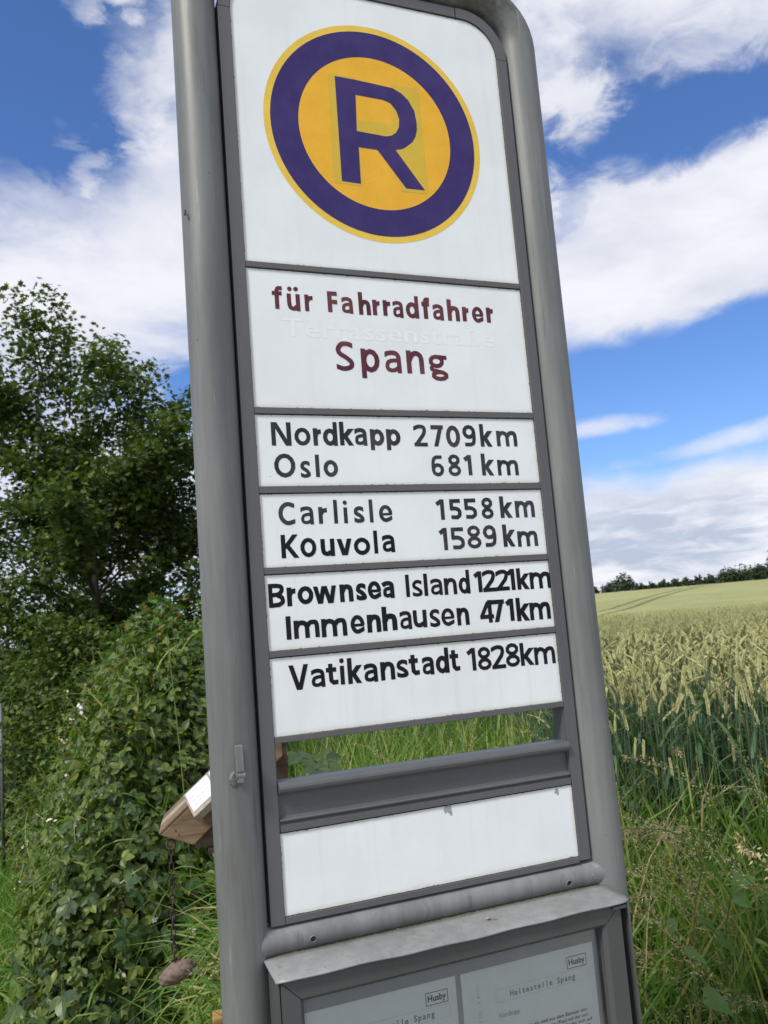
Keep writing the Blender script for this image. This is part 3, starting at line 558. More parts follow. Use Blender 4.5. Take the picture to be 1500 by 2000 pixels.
# black tray behind the panels, painting the shade lines under the bars
V, F = poly_fill([round_rect(-0.002, 0.442, 1.384, 2.488, 0.06)], 0.004, 'backing'); n0 = len(V)
V2, F2 = poly_fill([round_rect(-0.002, 0.442, 1.384, 2.488, 0.06)], 0.027, 'backing')
F += [tuple(n0 + i for i in t) for t in F2]; F += [(i, (i + 1) % n0, n0 + (i + 1) % n0, n0 + i) for i in range(n0)]
me = bpy.data.meshes.new('backing_plate'); me.from_pydata(V + V2, [], F); part('backing_plate', me, mat=M_BLACK)
pbox('backing_plate', -0.002, 0.442, 0.004, 0.027, 1.163, 1.2718, M_BLACK)
for (za, zb) in ((2.0306, 2.0391), (1.8205, 1.8295), (1.7102, 1.7197), (1.6010, 1.6096), (1.4917, 1.5000), (1.3822, 1.3897)):
    pbox('divider_bar', 0.0004, 0.4396, -0.0022, 0.0036, za, zb, M_TRIM, bev=0.0006)
# side and top trims
pbox('side_trim', -0.0182, 0.0, -0.0026, 0.030, 1.1600, 2.425, M_TRIM, bev=0.0007)
pbox('side_trim', 0.4400, 0.4582, -0.0026, 0.030, 1.1625, 2.425, M_TRIM, bev=0.0007)
pbox('bottom_trim', 0.0003, 0.4397, -0.0020, 0.028, 1.1600, 1.1684, M_TRIM, bev=0.0006)
def arc_trim(x_c, sgn):
    ri, ro = 0.0605, 0.0775; cz = 2.4258; V = []; n = 14
    for a in np.linspace(0, 90, n):
        for rr, y in ((ri, -.0026), (ro, -.0026), (ro, .03), (ri, .03)):
            V.append((x_c + sgn * rr * math.cos(R(a)), y, cz + rr * math.sin(R(a))))
    xe = 0.3717 if sgn > 0 else 0.066
    for z, y in ((cz + ri, -.0026), (cz + ro, -.0026), (cz + ro, .03), (cz + ri, .03)): V.append((xe, y, z))
    k = n + 1; F = [(4 * i + j, 4 * i + (j + 1) % 4, 4 * i + 4 + (j + 1) % 4, 4 * i + 4 + j) for i in range(k - 1) for j in range(4)]
    F += [(3, 2, 1, 0), tuple(4 * (k - 1) + j for j in range(4))]
    bm = bmesh.new(); vs = [bm.verts.new(v) for v in V]; [bm.faces.new([vs[i] for i in f]) for f in F]
    me_ = bm_mesh('corner_trim', bm); return me_
part('corner_trim', arc_trim(0.3800, 1), mat=M_TRIM); part('corner_trim', arc_trim(0.0600, -1), mat=M_TRIM)
pbox('top_trim', 0.0675, 0.3702, -0.0022, 0.030, 2.4862, 2.5032, M_TRIM, bev=0.0006)
# black strips standing in for the shade between trims and posts
pbox('gap_shade_strip', -0.0225, -0.0180, 0.010, 0.020, 1.165, 2.43, M_BLACK); pbox('gap_shade_strip', 0.4580, 0.4625, 0.010, 0.020, 1.165, 2.43, M_BLACK)
# inner channels beside the open slot
pbox('slot_channel', 0.4388, 0.4398, 0.0, 0.030, 1.272, 1.3835, M_RAIL); pbox('slot_channel', 0.0002, 0.0012, 0.0, 0.030, 1.272, 1.3835, M_RAIL)
# pressed rail under the slot: bead, flat web, small bead, flange
prof = [(.024, 1.3330), (.010, 1.3335), (-.001, 1.3330), (-.0055, 1.3315), (-.0082, 1.3285), (-.0090, 1.3255), (-.0080, 1.3222), (-.0052, 1.3195), (-.001, 1.3178), (.0035, 1.3165), (.0045, 1.3150),
        (.0045, 1.2900), (.0030, 1.2882), (-.0010, 1.2872), (-.0025, 1.2855), (-.0018, 1.2838), (.0008, 1.2826), (.0014, 1.2815), (.0010, 1.2802), (-.0022, 1.2798), (-.0022, 1.2714), (.0035, 1.2714), (.024, 1.2714)]
V = []; xs = [0.0014, 0.4384]
for x in xs: V += [(x, y, z) for y, z in prof]
k = len(prof); F = [(i, i + 1, k + i + 1, k + i) for i in range(k - 1)] + [(k - 1, 0, k, 2 * k - 1)] + [tuple(range(k))[::-1], tuple(range(k, 2 * k))]
bm = bmesh.new(); vs = [bm.verts.new(v) for v in V]; [bm.faces.new([vs[i] for i in f]) for f in F]
part('rail', bm_mesh('rail', bm), mat=M_RAIL)
# paint chips on the blank panel, worn marks
def blob(cx, cz, rx, rz, n, seed, y=-0.00025):
    rr = random.Random(seed); pts = [(cx + rx * rr.uniform(.35, 1.15) * math.cos(2 * math.pi * i / n), cz + rz * rr.uniform(.35, 1.15) * math.sin(2 * math.pi * i / n)) for i in range(n)]
    V, F = poly_fill([pts], y, 'chip'); me = bpy.data.meshes.new('paint_chip'); me.from_pydata(V, [], F); me.update(); return me
part('paint_chip', blob(0.2385, 1.2643, 0.0085, 0.0075, 17, 3), p_bl, M_CHIP); part('paint_chip', blob(0.2425, 1.2565, 0.002, 0.0018, 7, 5), p_bl, M_CHIP)
part('paint_chip', blob(0.4135, 1.2640, 0.0052, 0.0068, 11, 9), p_bl, M_CHIP)
# emblem
def disc(cx, cz, r, n=96, y=0.0, rin=0.0):
    o = [(cx + r * math.cos(2 * math.pi * i / n), cz + r * math.sin(2 * math.pi * i / n)) for i in range(n)]
    if rin:
        q = [(cx + rin * math.cos(2 * math.pi * i / n), cz + rin * math.sin(2 * math.pi * i / n)) for i in range(n)]
        V = [(p[0], y, p[1]) for p in o + q]; F = [(i, (i + 1) % n, n + (i + 1) % n, n + i) for i in range(n)]
    else: V = [(p[0], y, p[1]) for p in o]; F = [tuple(range(n))]
    me = bpy.data.meshes.new('disc'); me.from_pydata(V, [], F); me.update(); return me
EC = (0.2160, 2.2625)
part('emblem_disc', disc(*EC, 0.1758, y=-.0002), p_em, M_YEL1, 'pale yellow outer disc of the emblem')
part('emblem_ring', disc(*EC, 0.1658, y=-.0004, rin=0.1235), p_em, M_PURPLE, 'purple ring')
part('emblem_centre', disc(*EC, 0.1240, y=-.0003), p_em, M_YEL2, 'orange yellow centre of the emblem')
V, F = poly_fill([GHOST], -.0005, 'ghost'); me = bpy.data.meshes.new('faded_letter_mark'); me.from_pydata(V, [], F); part('faded_letter_mark', me, p_em, M_OLIVE, 'faint olive mark of an older letter H behind the R')
V, F = poly_fill([R_OUT, R_HOLE], -.0006, 'r'); me = bpy.data.meshes.new('emblem_letter'); me.from_pydata(V, [], F); part('emblem_letter', me, p_em, M_PURPLE, 'purple letter R')
# lettering
def lets(par, keys, mat, label):
    specs = [s for k_ in keys for s in LETTERS[k_]]; part('lettering', letters_mesh('lettering', specs, -0.0003), par, mat, label)
lets(p_sp, ['fA', 'fB'], M_MAROON, 'maroon lettering reading für Fahrradfahrer'); lets(p_sp, ['sp'], M_MAROON, 'larger maroon lettering reading Spang')
part('ghost_lettering', text_mesh('ghost', 'Terrassenstraße', 0.048, 0.385, 1.9335, 0.0275, -0.00015, 0.012), p_sp, M_GHOST, 'barely visible older lettering reading Terrassenstraße')
lets(p_nk, ['nk', 'nkm'], M_INK1, 'black lettering reading Nordkapp 2709km'); lets(p_nk, ['os', 'okm'], M_INK1, 'black lettering reading Oslo 681 km')
lets(p_ca, ['ca', 'ckm'], M_INK1, 'black lettering reading Carlisle 1558 km'); lets(p_ca, ['ko'], M_INK2, 'black lettering reading Kouvola'); lets(p_ca, ['kkm'], M_INK1, 'black figures reading 1589 km')
lets(p_br, ['br', 'is', 'ikm'], M_INK2, 'black lettering reading Brownsea Island 1221km'); lets(p_br, ['im', 'im2', 'i2km'], M_INK2, 'black lettering reading Immenhausen 471km')
lets(p_va, ['va', 'va2', 'vkm'], M_INK2, 'black lettering reading Vatikanstadt 1828km')
# lower cross tube; drilled holes are rimmed black discs painting their inner shade
TZ, TY, TR = 1.1412, 0.0095, 0.0180
xs = [-0.044, -0.036, -0.030, -0.024, -0.014, 0.002] + list(np.linspace(0.03, 0.41, 9)) + [0.438, 0.454, 0.464, 0.470, 0.476, 0.484]
rs = [TR + .0030, TR + .0034, TR + .0026, TR + .0014, TR + .0004, TR] + [TR] * 9 + [TR, TR + .0004, TR + .0014, TR + .0026, TR + .0034, TR + .0030]
tm = tube_mesh('cross_tube', [(x, TY, TZ) for x in xs], rs, 32)
ct = part('cross_tube', tm, mat=M_TUBE)
for x, z, r_ in ((0.0330, 1.1385, .0037), (0.4140, 1.1380, .0037), (0.4560, 1.1392, .0030)):
    th = math.asin((z - TZ) / TR); V = []; n = 16; nv = Vector((0, -math.cos(th), math.sin(th))); c0 = Vector((x, TY, TZ)) + nv * TR; e1_, e2_ = Vector((1, 0, 0)), nv.cross(Vector((1, 0, 0)))
    for rr_, hh in ((1.30, .0000), (1.12, .0007), (1.0, .0006), (.96, .0003)): V += [tuple(c0 + (e1_ * math.cos(2 * math.pi * i / n) + e2_ * math.sin(2 * math.pi * i / n)) * r_ * rr_ * random.uniform(.97, 1.03) + nv * hh) for i in range(n)]
    F = [(k_ * n + i, k_ * n + (i + 1) % n, (k_ + 1) * n + (i + 1) % n, (k_ + 1) * n + i) for k_ in range(3) for i in range(n)] + [tuple(range(3 * n, 4 * n))]
    me = bpy.data.meshes.new('painted_drilled_hole'); me.from_pydata(V, [], F); me.materials.append(M_TUBE); me.materials.append(M_BLACK); me.polygons.foreach_set('material_index', [0] * (3 * n) + [1]); part('painted_drilled_hole', me, ct)
part('cross_tube', tube_mesh('cross_tube', [(PL, PY, 0.60), (PR, PY, 0.60)], TR, 24), mat=M_TUBE)
# hook on the left post
bm = bmesh.new(); box(bm, -0.0555, -0.0458, -0.0260, -0.0185, 1.3560, 1.3890, 0.0012)
r = bmesh.ops.create_cone(bm, cap_ends=True, segments=18, radius1=.0058, radius2=.0058, depth=.011); bmesh.ops.rotate(bm, verts=r['verts'], matrix=Matrix.Rotation(R(90), 3, 'Y')); bmesh.ops.translate(bm, verts=r['verts'], vec=(-.0500, -.0200, 1.3520))
box(bm, -0.0545, -0.0458, -0.0250, -0.0130, 1.3425, 1.3530, 0.0015)
r = bmesh.ops.create_icosphere(bm, subdivisions=2, radius=.0085)
for v in r['verts']: v.co = Vector((v.co.x * .8 - .0570, v.co.y * .45 - .0155, v.co.z * 1.15 + 1.3475)) + Vector((random.uniform(-1, 1), random.uniform(-1, 1), random.uniform(-1, 1))) * .0007
part('latch', bm_mesh('latch', bm), mat=M_POST, label='small grey latch with a blob of weld on the left post')

# ---- glazed notice case
CY = -0.0660
case_x0, case_x1, case_zt, case_zb = -0.0285, 0.4690, 1.1180, 0.6300
pbox('case_body', case_x0, case_x1, -0.0300, -0.0170, case_zb, case_zt, M_CASE)
pbox('case_side', case_x0, case_x0 + .0016, CY + .002, -0.0300, case_zb, case_zt, M_CASE); pbox('case_side', case_x1 - .0016, case_x1, CY + .002, -0.0300, case_zb, case_zt, M_CASE)
pbox('case_side', case_x0 + .0016, case_x1 - .0016, CY + .002, -0.0300, case_zb, case_zb + .0016, M_CASE)
def bar(pts_o, pts_i, yo, yi, name='door_frame_bar'):
    """mitred bar: outer edge, inner edge lower in the case"""
    (a, b_), (c, d) = pts_o, pts_i; bm = bmesh.new(); V = []
    mid = [((a[0] * .18 + c[0] * .82), (a[1] * .18 + c[1] * .82)), ((b_[0] * .18 + d[0] * .82), (b_[1] * .18 + d[1] * .82))]
    rows = [[(p[0], -.034, p[1]) for p in (a, b_)], [(p[0], yo, p[1]) for p in (a, b_)], [(p[0], yo + .0005, p[1]) for p in mid], [(p[0], yi, p[1]) for p in (c, d)], [(p[0], -.034, p[1]) for p in (c, d)]]
    vs = [[bm.verts.new(v) for v in r_] for r_ in rows]
    for i in range(5): q = vs[i]; r_ = vs[(i + 1) % 5]; bm.faces.new([q[0], q[1], r_[1], r_[0]])
    bm.faces.new([v[0] for v in vs]); bm.faces.new([v[1] for v in vs][::-1])
    part(name, bm_mesh(name, bm), mat=M_CASE)
ox0, ox1, oz1, oz0 = -0.0255, 0.4550, 1.1172, 0.6350; ix0, ix1, iz1, iz0 = 0.0020, 0.4255, 1.0905, 0.6620; g = .0006
bar([(ox0 + g, oz1), (ox1 - g, oz1)], [(ix0 + g, iz1), (ix1 - g, iz1)], CY, CY + .006); bar([(ox0 + g, oz0), (ox1 - g, oz0)], [(ix0 + g, iz0), (ix1 - g, iz0)], CY, CY + .006)
bar([(ox0, oz1 - g), (ox0, oz0 + g)], [(ix0, iz1 - g), (ix0, iz0 + g)], CY, CY + .006); bar([(ox1, oz1 - g), (ox1, oz0 + g)], [(ix1, iz1 - g), (ix1, iz0 + g)], CY, CY + .006)
# hinge tab under the hood at the right
pbox('hinge_tab', 0.440, 0.462, -0.0715, -0.0640, 1.1120, 1.1165, M_CASE, bev=.001)
# hood: bent sheet with a turned-down, slightly dented lip
bm = bmesh.new(); nx = 40; rows = []
for (y, z) in ((-.004, 1.1262), (-.016, 1.1258), (-.040, 1.1246), (-.062, 1.1228), (-.0705, 1.1216), (-.0728, 1.1204), (-.0730, 1.1188), (-.0715, 1.1188), (-.0690, 1.1203), (-.040, 1.1230), (-.004, 1.1246)):
    row = []
    for i in range(nx + 1):
        t = i / nx; x = -0.0315 + .503 * t; yy, zz = y, z
        if y < -.055: zz += .0007 * math.sin(t * 9) + .0006 * math.sin(t * 31 + 1); yy += .0006 * math.sin(t * 13)
        if y < -.02: e = min(t, 1 - t); k_ = max(0, 1 - e / .022); yy += .007 * k_ * k_; zz -= .002 * k_ * k_ * (1 if t < .5 else .3)
        row.append(bm.verts.new((x, yy, zz)))
    rows.append(row)
k = len(rows)
for j in range(k):
    for i in range(nx): bm.faces.new([rows[j][i], rows[j][i + 1], rows[(j + 1) % k][i + 1], rows[(j + 1) % k][i]])
for i in (0, nx): bm.faces.new([r_[i] for r_ in rows])
part('case_hood', bm_mesh('case_hood', bm, True), mat=M_HOOD)
M_BACKB = simple('grey_backing_board', (0.27, 0.29, 0.295), 0.7, 0, 0.08, 8)
pbox('backing_board', case_x0 + .002, case_x1 - .002, -.0440, -.0302, case_zb + .002, 1.1160, M_BACKB)
mt, b, p, o_ = newmat('case_glazing'); g1 = b.new('ShaderNodeBsdfTransparent'); g1.inputs[0].default_value = (.96, .975, .975, 1); g2 = b.new('ShaderNodeBsdfGlossy'); g2.inputs['Roughness'].default_value = .06
fr = b.new('ShaderNodeFresnel'); fr.inputs[0].default_value = 1.45; nn = b.noise(objco(b), 12, 4, .6)
df = b.new('ShaderNodeBsdfDiffuse'); df.inputs[0].default_value = (.5, .55, .5, 1); mx0 = b.new('ShaderNodeMixShader'); b.put(b.ss(nn, .35, .8, .02, .10), mx0.inputs[0]); b.link(g1.outputs[0], mx0.inputs[1]); b.link(df.outputs[0], mx0.inputs[2])
mx = b.new('ShaderNodeMixShader'); b.link(fr.outputs[0], mx.inputs[0]); b.link(mx0.outputs[0], mx.inputs[1]); b.link(g2.outputs[0], mx.inputs[2]); b.link(mx.outputs[0], o_.inputs[0]); M_GLASS = mt
pbox('glass_pane', ix0 - .004, ix1 + .004, -.0520, -.0500, iz0 - .004, iz1 + .004, M_GLASS)
# ---- two notices inside the case (things of their own)
M_SHEET = simple('faded_notice_paper', (0.80, 0.84, 0.82), .6, 0, .06, 12)
M_INKP = simple('print_black', (.03, .035, .04), .6); M_INKB = simple('print_faded_blue', (.09, .16, .22), .6); M_INKG = simple('print_pale_grey', (.24, .26, .28), .6)
M_LINE = simple('print_thin_line', (.42, .45, .47), .6); M_CYAN = simple('print_pale_cyan', (.30, .47, .50), .6)
def frame_mesh(x0, x1, z0, z1, t, y):
    V = [(x0, y, z0), (x1, y, z0), (x1, y, z1), (x0, y, z1), (x0 + t, y, z0 + t), (x1 - t, y, z0 + t), (x1 - t, y, z1 - t), (x0 + t, y, z1 - t)]
    me_ = bpy.data.meshes.new('frame'); me_.from_pydata(V, [], [(0, 1, 5, 4), (1, 2, 6, 5), (2, 3, 7, 6), (3, 0, 4, 7)]); return me_
def notice(x0, x1, zt, zb, label, dx):
    t_ = empty('notice', ((x0 + x1) / 2, -.0445, zb), label, 'notice'); mv = Matrix.Translation((-(x0 + x1) / 2, .0445, -zb))
    def pp(name, me_, mat, lab=None):
        me_.transform(mv); o = link(name, me_, t_, mat)
        if lab: o['label'] = lab
    bm = bmesh.new(); box(bm, x0, x1, -.0450, -.0442, zb, zt); pp('sheet', bm_mesh('sheet', bm), M_SHEET)
    Y = -.0453
    pp('stamp_frame', frame_mesh(.3743 + dx, .4057 + dx, 1.0417, 1.0572, .0009, Y), M_INKP)
    pp('stamp_text', text_mesh('s', 'Husby', .3772 + dx, .4030 + dx, 1.0463, .0076, Y, .03), M_INKP, 'black print reading Husby')
    pp('title_frame', frame_mesh(.2630 + dx, .4069 + dx, 1.0238, 1.0396, .0003, Y), M_LINE)
    pp('title_text', text_mesh('h', 'Haltestelle Spang', .2838 + dx, .3858 + dx, 1.0277, .0074, Y, .022, True), M_INKB, 'faded blue print reading Haltestelle Spang')
    return pp
ppR = notice(.2150, .4175, 1.0690, .700, 'right paper notice behind the glass, with Husby stamp and Nordkapp text', 0.0)
ppR('heading_text', text_mesh('n', 'Nordkapp', .2652, .2963, 1.0047, .0060, -.0453, .012), M_INKG, 'pale grey print reading Nordkapp')
for s, a, b_, z in (('ist ein steil aus dem Eismeer em-', .3075, .3996, .9845), ('Plateau (Kap) auf der nor-', .3290, .4015, .9777), ('findet sich auf', .3640, .4058, .9712), ('me', .3930, .4020, .9650)):
    ppR('body_text', text_mesh('b', s, a, b_, z, .0044, -.0453, .022), M_INKP)
ppR('margin_print', text_mesh('c', 'IIIII8 0 - III II', .2400, .2900, 1.052, .0040, -.0453, .03, True, -1), M_CYAN)
ppL = notice(.0060, .2072, 1.0695, .700, 'left paper notice behind the glass, cropped, with Husby stamp', -.2105)
# fly and a dried splat
fly = empty('fly', (-0.0796, -0.004, 2.0985), 'small dark fly sitting on the left post beside the emblem panel', 'insect')
bm = bmesh.new()
for (x, z, rx, rz) in ((0, 0, .0017, .0034), (0, .0038, .0013, .0012)):
    r = bmesh.ops.create_icosphere(bm, subdivisions=2, radius=1.0)
    for v in r['verts']: v.co = Vector((v.co.x * rx + x, v.co.y * rx - .001, v.co.z * rz + z))
link('body', bm_mesh('body', bm, True), fly, simple('fly_black', (.012, .012, .013), .5))
me = bpy.data.meshes.new('wing'); me.from_pydata([(0, -.0025, .002), (.0025, -.003, -.002), (.0022, -.003, -.006), (.0004, -.0026, -.004)], [], [(0, 1, 2, 3)]); link('wing', me, fly, simple('fly_wing', (.08, .08, .085), .3))
me = bpy.data.meshes.new('wing'); me.from_pydata([(0, -.0025, .002), (-.0025, -.003, -.002), (-.0022, -.003, -.006), (-.0004, -.0026, -.004)], [], [(0, 1, 2, 3)]); link('wing', me, fly, simple('fly_wing', (.08, .08, .085), .3))
V = []; F = []
for i in range(5):
    a = random.uniform(0, 6.28); L = random.uniform(.004, .009); c = Vector((random.uniform(-.004, .004), random.uniform(-.003, .003), .0006)); b0 = len(V); d = Vector((math.cos(a), math.sin(a) * .5, 0)); q = Vector((-d.y, d.x, 0)) * .002
    V += [tuple(c - d * L * .5), tuple(c - q + Vector((0, 0, .0012))), tuple(c + d * L), tuple(c + q)]; F += [(b0, b0 + 1, b0 + 2, b0 + 3)]
me = bpy.data.meshes.new('insect_husk'); me.from_pydata(V, [], F); o = link('insect_husk', me, None, simple('husk', (.36, .30, .26), .8)); o.location = (0.268, -.040, 1.1262)
tag(o, 'tiny pale crumpled scrap lying on the hood of the notice case', 'scrap')
# ------------------------------------------------------------------ terrain
CX, CYY = CAMP[0], CAMP[1]
def sst(x, a, b): t = np.clip((x - a) / (b - a), 0, 1); return t * t * (3 - 2 * t)
def lump(x, y, f, seed=0):
    return (np.sin(x * f + 1.3 + seed) * np.cos(y * f * 1.13 + .7 * seed) + .5 * np.sin(x * f * 2.3 + y * f * 1.9 + seed * 2.1) + .25 * np.cos(x * f * 4.1 - y * f * 3.7 + seed)) / 1.75
def ground(x, y):
    x = np.asarray(x, float); y = np.asarray(y, float); D = np.hypot(x - CX, y - CYY)
    s = .64 * x + .77 * y; xb = CX + (y - CYY) * math.tan(R(11.5))
    z = .38 * sst(s, .5, 1.9) * sst(x - xb, -.4, .5)
    z = z * (1 - sst(D, 200, 260)) + .03 * lump(x, y, 1.3) * sst(D, 2, 6)
    far = np.interp(D, [0, 22, 34, 55, 80, 105, 130, 150, 165, 260, 1200], [0, 0, -.25, -.55, -.03, .95, 1.95, 2.62, 2.55, -1.5, -9])
    return z + far
def azd(az_, D): return CX + D * np.sin(np.radians(az_)), CYY + D * np.cos(np.radians(az_))
rad = np.concatenate([[0.0], np.geomspace(.25, 30, 90), np.linspace(32, 170, 60), np.geomspace(180, 1200, 24)])
ang = np.radians(np.arange(0, 360, 2.0)); RR, AA = np.meshgrid(rad[1:], ang, indexing='ij')
X = CX + RR * np.sin(AA); Y = CYY + RR * np.cos(AA); Z = ground(X, Y)
P = np.concatenate([[[CX, CYY, float(ground(CX, CYY))]], np.stack([X, Y, Z], -1).reshape(-1, 3)]); na = len(ang); nr = len(rad) - 1
idx = 1 + np.arange(nr * na).reshape(nr, na); nx_ = np.roll(idx, -1, 1)
F4 = np.stack([idx[:-1], idx[1:], nx_[1:], nx_[:-1]], -1).reshape(-1, 4); F3 = np.stack([np.zeros(na, int), idx[0], nx_[0]], -1)
mt, b, p, o = newmat('soil_and_thatch'); co = objco(b); n = b.noise(co, 2.2, 8, .65); nf = b.noise(co, 40, 5, .7)
c = b.mix(b.ss(n, .4, .62), (.050, .052, .022), (.050, .085, .022)); c = b.mix(b.m('MULTIPLY', b.ss(nf, .45, .7), .6), c, (.13, .105, .055)); b.put(c, p.inputs['Base Color']); p.inputs['Roughness'].default_value = .95; bump(b, p, nf, .8, .02)
go = link('ground', mesh_np('ground', P, [F4, F3], True), None, mt); go['kind'] = 'structure'

# unseen pale gravel strip, added to bounce light up onto the sign
gx = np.linspace(-30, 30, 121); gy = np.linspace(-5.2, -.35, 12); XX, YY = np.meshgrid(gx, gy, indexing='ij'); YY = YY + .06 * np.sin(XX * 1.1)
idx = np.arange(XX.size).reshape(XX.shape); F4 = np.stack([idx[:-1, :-1], idx[1:, :-1], idx[1:, 1:], idx[:-1, 1:]], -1).reshape(-1, 4)
mt, b, p, o = newmat('pale_bounce_gravel'); co = objco(b); c = b.mix(b.noise(co, 90, 5, .7), (.25, .23, .20), (.44, .41, .36)); b.put(c, p.inputs['Base Color']); p.inputs['Roughness'].default_value = .9; bump(b, p, b.noise(co, 120, 4, .7), .7, .006)
rd = link('unseen_bounce_road', mesh_np('unseen_bounce_road', np.stack([XX, YY, ground(XX, YY) + .045], -1).reshape(-1, 3), F4, True), None, mt); rd['kind'] = 'structure'

# far wheat canopy: closed crop surface rising to the crest, two tractor tracks
def canopy(x, y): return ground(x, y) + .95
azs = np.arange(11.5, 80, .35); Ds = np.concatenate([np.geomspace(14, 40, 70), np.linspace(41, 158, 150)])
DD, AZ = np.meshgrid(Ds, azs, indexing='ij'); X, Y = azd(AZ, DD)
Z = canopy(X, Y) - .22 * (1 - sst(DD, 15, 26)) + rng.normal(0, .016, X.shape) + .02 * lump(X, Y, 2.6, 3)
Z[-1] -= 1.0
P = np.stack([X, Y, Z], -1).reshape(-1, 3); idx = np.arange(X.size).reshape(X.shape)
F4 = np.stack([idx[:-1, :-1], idx[1:, :-1], idx[1:, 1:], idx[:-1, 1:]], -1).reshape(-1, 4)
mt, b, p, o = newmat('ripening_crop'); co = objco(b); sp_ = b.new('ShaderNodeSeparateXYZ'); b.link(co, sp_.inputs[0])
n1_ = b.noise(b.vm('MULTIPLY', co, (.05, .05, 0)), 1, 6, .6, .5); n2_ = b.noise(b.vm('MULTIPLY', co, (2.5, 2.5, 2.5)), 1, 6, .7); n3_ = b.noise(b.vm('MULTIPLY', co, (.5, .09, 0)), 1, 5, .6)
c = b.mix(b.ss(n1_, .3, .7), (.235, .25, .11), (.29, .295, .135)); c = b.mix(b.ss(n2_, .25, .75), c, b.mix(1.0, c, (1.25, 1.25, 1.25), 'MULTIPLY')); c = b.mix(b.m('MULTIPLY', b.ss(n3_, .5, .75), .45), c, (.20, .245, .10)); n4_ = b.noise(b.vm('MULTIPLY', co, (.9, .9, .9)), 1, 5, .75); c = b.mix(b.m('MULTIPLY', b.ss(n4_, .5, .7), .3), c, (.42, .40, .21))
# tracks: parallel lines through two field points, wandering a little
ax_, ay_ = azd(37.25, 84); bx_, by_ = azd(42.3, 147); L_ = math.hypot(bx_ - ax_, by_ - ay_); tx, ty = (bx_ - ax_) / L_, (by_ - ay_) / L_
al = b.m('ADD', b.m('MULTIPLY', b.m('SUBTRACT', sp_.outputs[0], float(ax_)), tx), b.m('MULTIPLY', b.m('SUBTRACT', sp_.outputs[1], float(ay_)), ty))
pe = b.m('ADD', b.m('MULTIPLY', b.m('SUBTRACT', sp_.outputs[0], float(ax_)), ty), b.m('MULTIPLY', b.m('SUBTRACT', sp_.outputs[1], float(ay_)), -tx))
pe = b.m('ADD', pe, b.m('MULTIPLY', b.m('SINE', b.m('MULTIPLY', al, .055)), 1.1)); pe = b.m('ADD', pe, b.m('MULTIPLY', b.m('SUBTRACT', n2_, .5), .25))
q = b.m('ABSOLUTE', b.m('SUBTRACT', b.m('ABSOLUTE', pe), .95)); tr = b.m('MULTIPLY', b.ss(q, .18, .42, 1, 0), b.ss(al, 58, 74, 1, .35))
c = b.mix(b.m('MULTIPLY', tr, .75), c, (.085, .10, .035)); b.put(c, p.inputs['Base Color']); p.inputs['Roughness'].default_value = .9; p.inputs['Specular IOR Level'].default_value = .1
bump(b, p, n2_, .8, .12)
wf = link('wheat_field', mesh_np('wheat_field', P, F4, True), None, mt); tag(wf, 'far ripening wheat field rising to the crest with two tractor tracks', 'wheat field', kind='stuff')

# ------------------------------------------------------------------ scatter tools
def unit(v): return v / np.maximum(np.linalg.norm(v, axis=-1, keepdims=True), 1e-9)
def frames(up, fwd):
    """rotation matrices: local Z -> up, local Y -> fwd made square to it"""
    z = unit(up); y = unit(fwd - z * np.sum(fwd * z, -1, keepdims=True)); x = np.cross(y, z); return np.stack([x, y, z], -1)
def scatter(TV, TF, pos, Rm, sc):
    TV = np.asarray(TV, float); k = len(TV); n = len(pos); sc = np.asarray(sc, float)
    if sc.ndim == 1: sc = sc[:, None]
    V = np.einsum('nij,nkj->nki', Rm, TV[None] * (sc[:, None, :] if sc.shape[1] == 3 else sc[:, None])) + pos[:, None, :]
    off = (np.arange(n) * k)[:, None, None]
    return V.reshape(-1, 3), [(np.asarray(f)[None] + off).reshape(-1, np.asarray(f).shape[1]) for f in TF]
class Pile:
    def __init__(s): s.V = []; s.F = {3: [], 4: []}; s.n = 0
    def add(s, V, Fs):
        for f in Fs:
            f = np.asarray(f)
            if len(f): s.F[f.shape[1]].append(f + s.n)
        s.V.append(V); s.n += len(V)
    def mesh(s, name, smooth=False):
        Fs = [np.concatenate(s.F[k]) for k in (3, 4) if s.F[k]]; return mesh_np(name, np.concatenate(s.V), Fs, smooth)
def rdir(n, up=0.0):
    v = rng.normal(size=(n, 3)); v[:, 2] += up; return unit(v)
def leaflet(L=1.0, Wd=.34, teeth=True, fold=.12, droop=.18, ox=0, oy=0, ang=0):
    """toothed ovate blade along +Y; returns verts, tri faces"""
    ys = [0, .14, .32, .52, .72, .88, 1.0]; ws = [.02, .62, .95, 1.0, .72, .36, 0]
    mid = []; l = []; r = []
    for i, (y, w_) in enumerate(zip(ys, ws)):
        w2 = w_ * Wd * (1.0 if not teeth or i % 2 else .90); z = -droop * y * y
        mid.append((0, y * L, z * L)); l.append((-w2 * L, (y + (.03 if teeth and i % 2 == 0 else 0)) * L, (z + fold * w_ * Wd * 2) * L)); r.append((w2 * L, (y + (.03 if teeth and i % 2 == 0 else 0)) * L, (z + fold * w_ * Wd * 2) * L))
    V = mid + l[1:-1] + r[1:-1]; k = len(mid); nl = k - 2; F = []
    for i in range(k - 1):
        a, b_ = i, i + 1
        for base in (k, k + nl):
            li = base + i - 1 if 0 < i < k - 1 else None; lj = base + i if i + 1 < k - 1 else None
            if li is None and lj is not None: F.append((a, b_, lj))
            elif li is not None and lj is not None: F += [(a, b_, lj), (a, lj, li)]
            elif li is not None: F.append((a, b_, li))
    V = np.array(V); c, s_ = math.cos(ang), math.sin(ang); V = np.stack([V[:, 0] * c + V[:, 1] * s_ + ox, -V[:, 0] * s_ + V[:, 1] * c + oy, V[:, 2]], -1)
    return V, np.array(F)
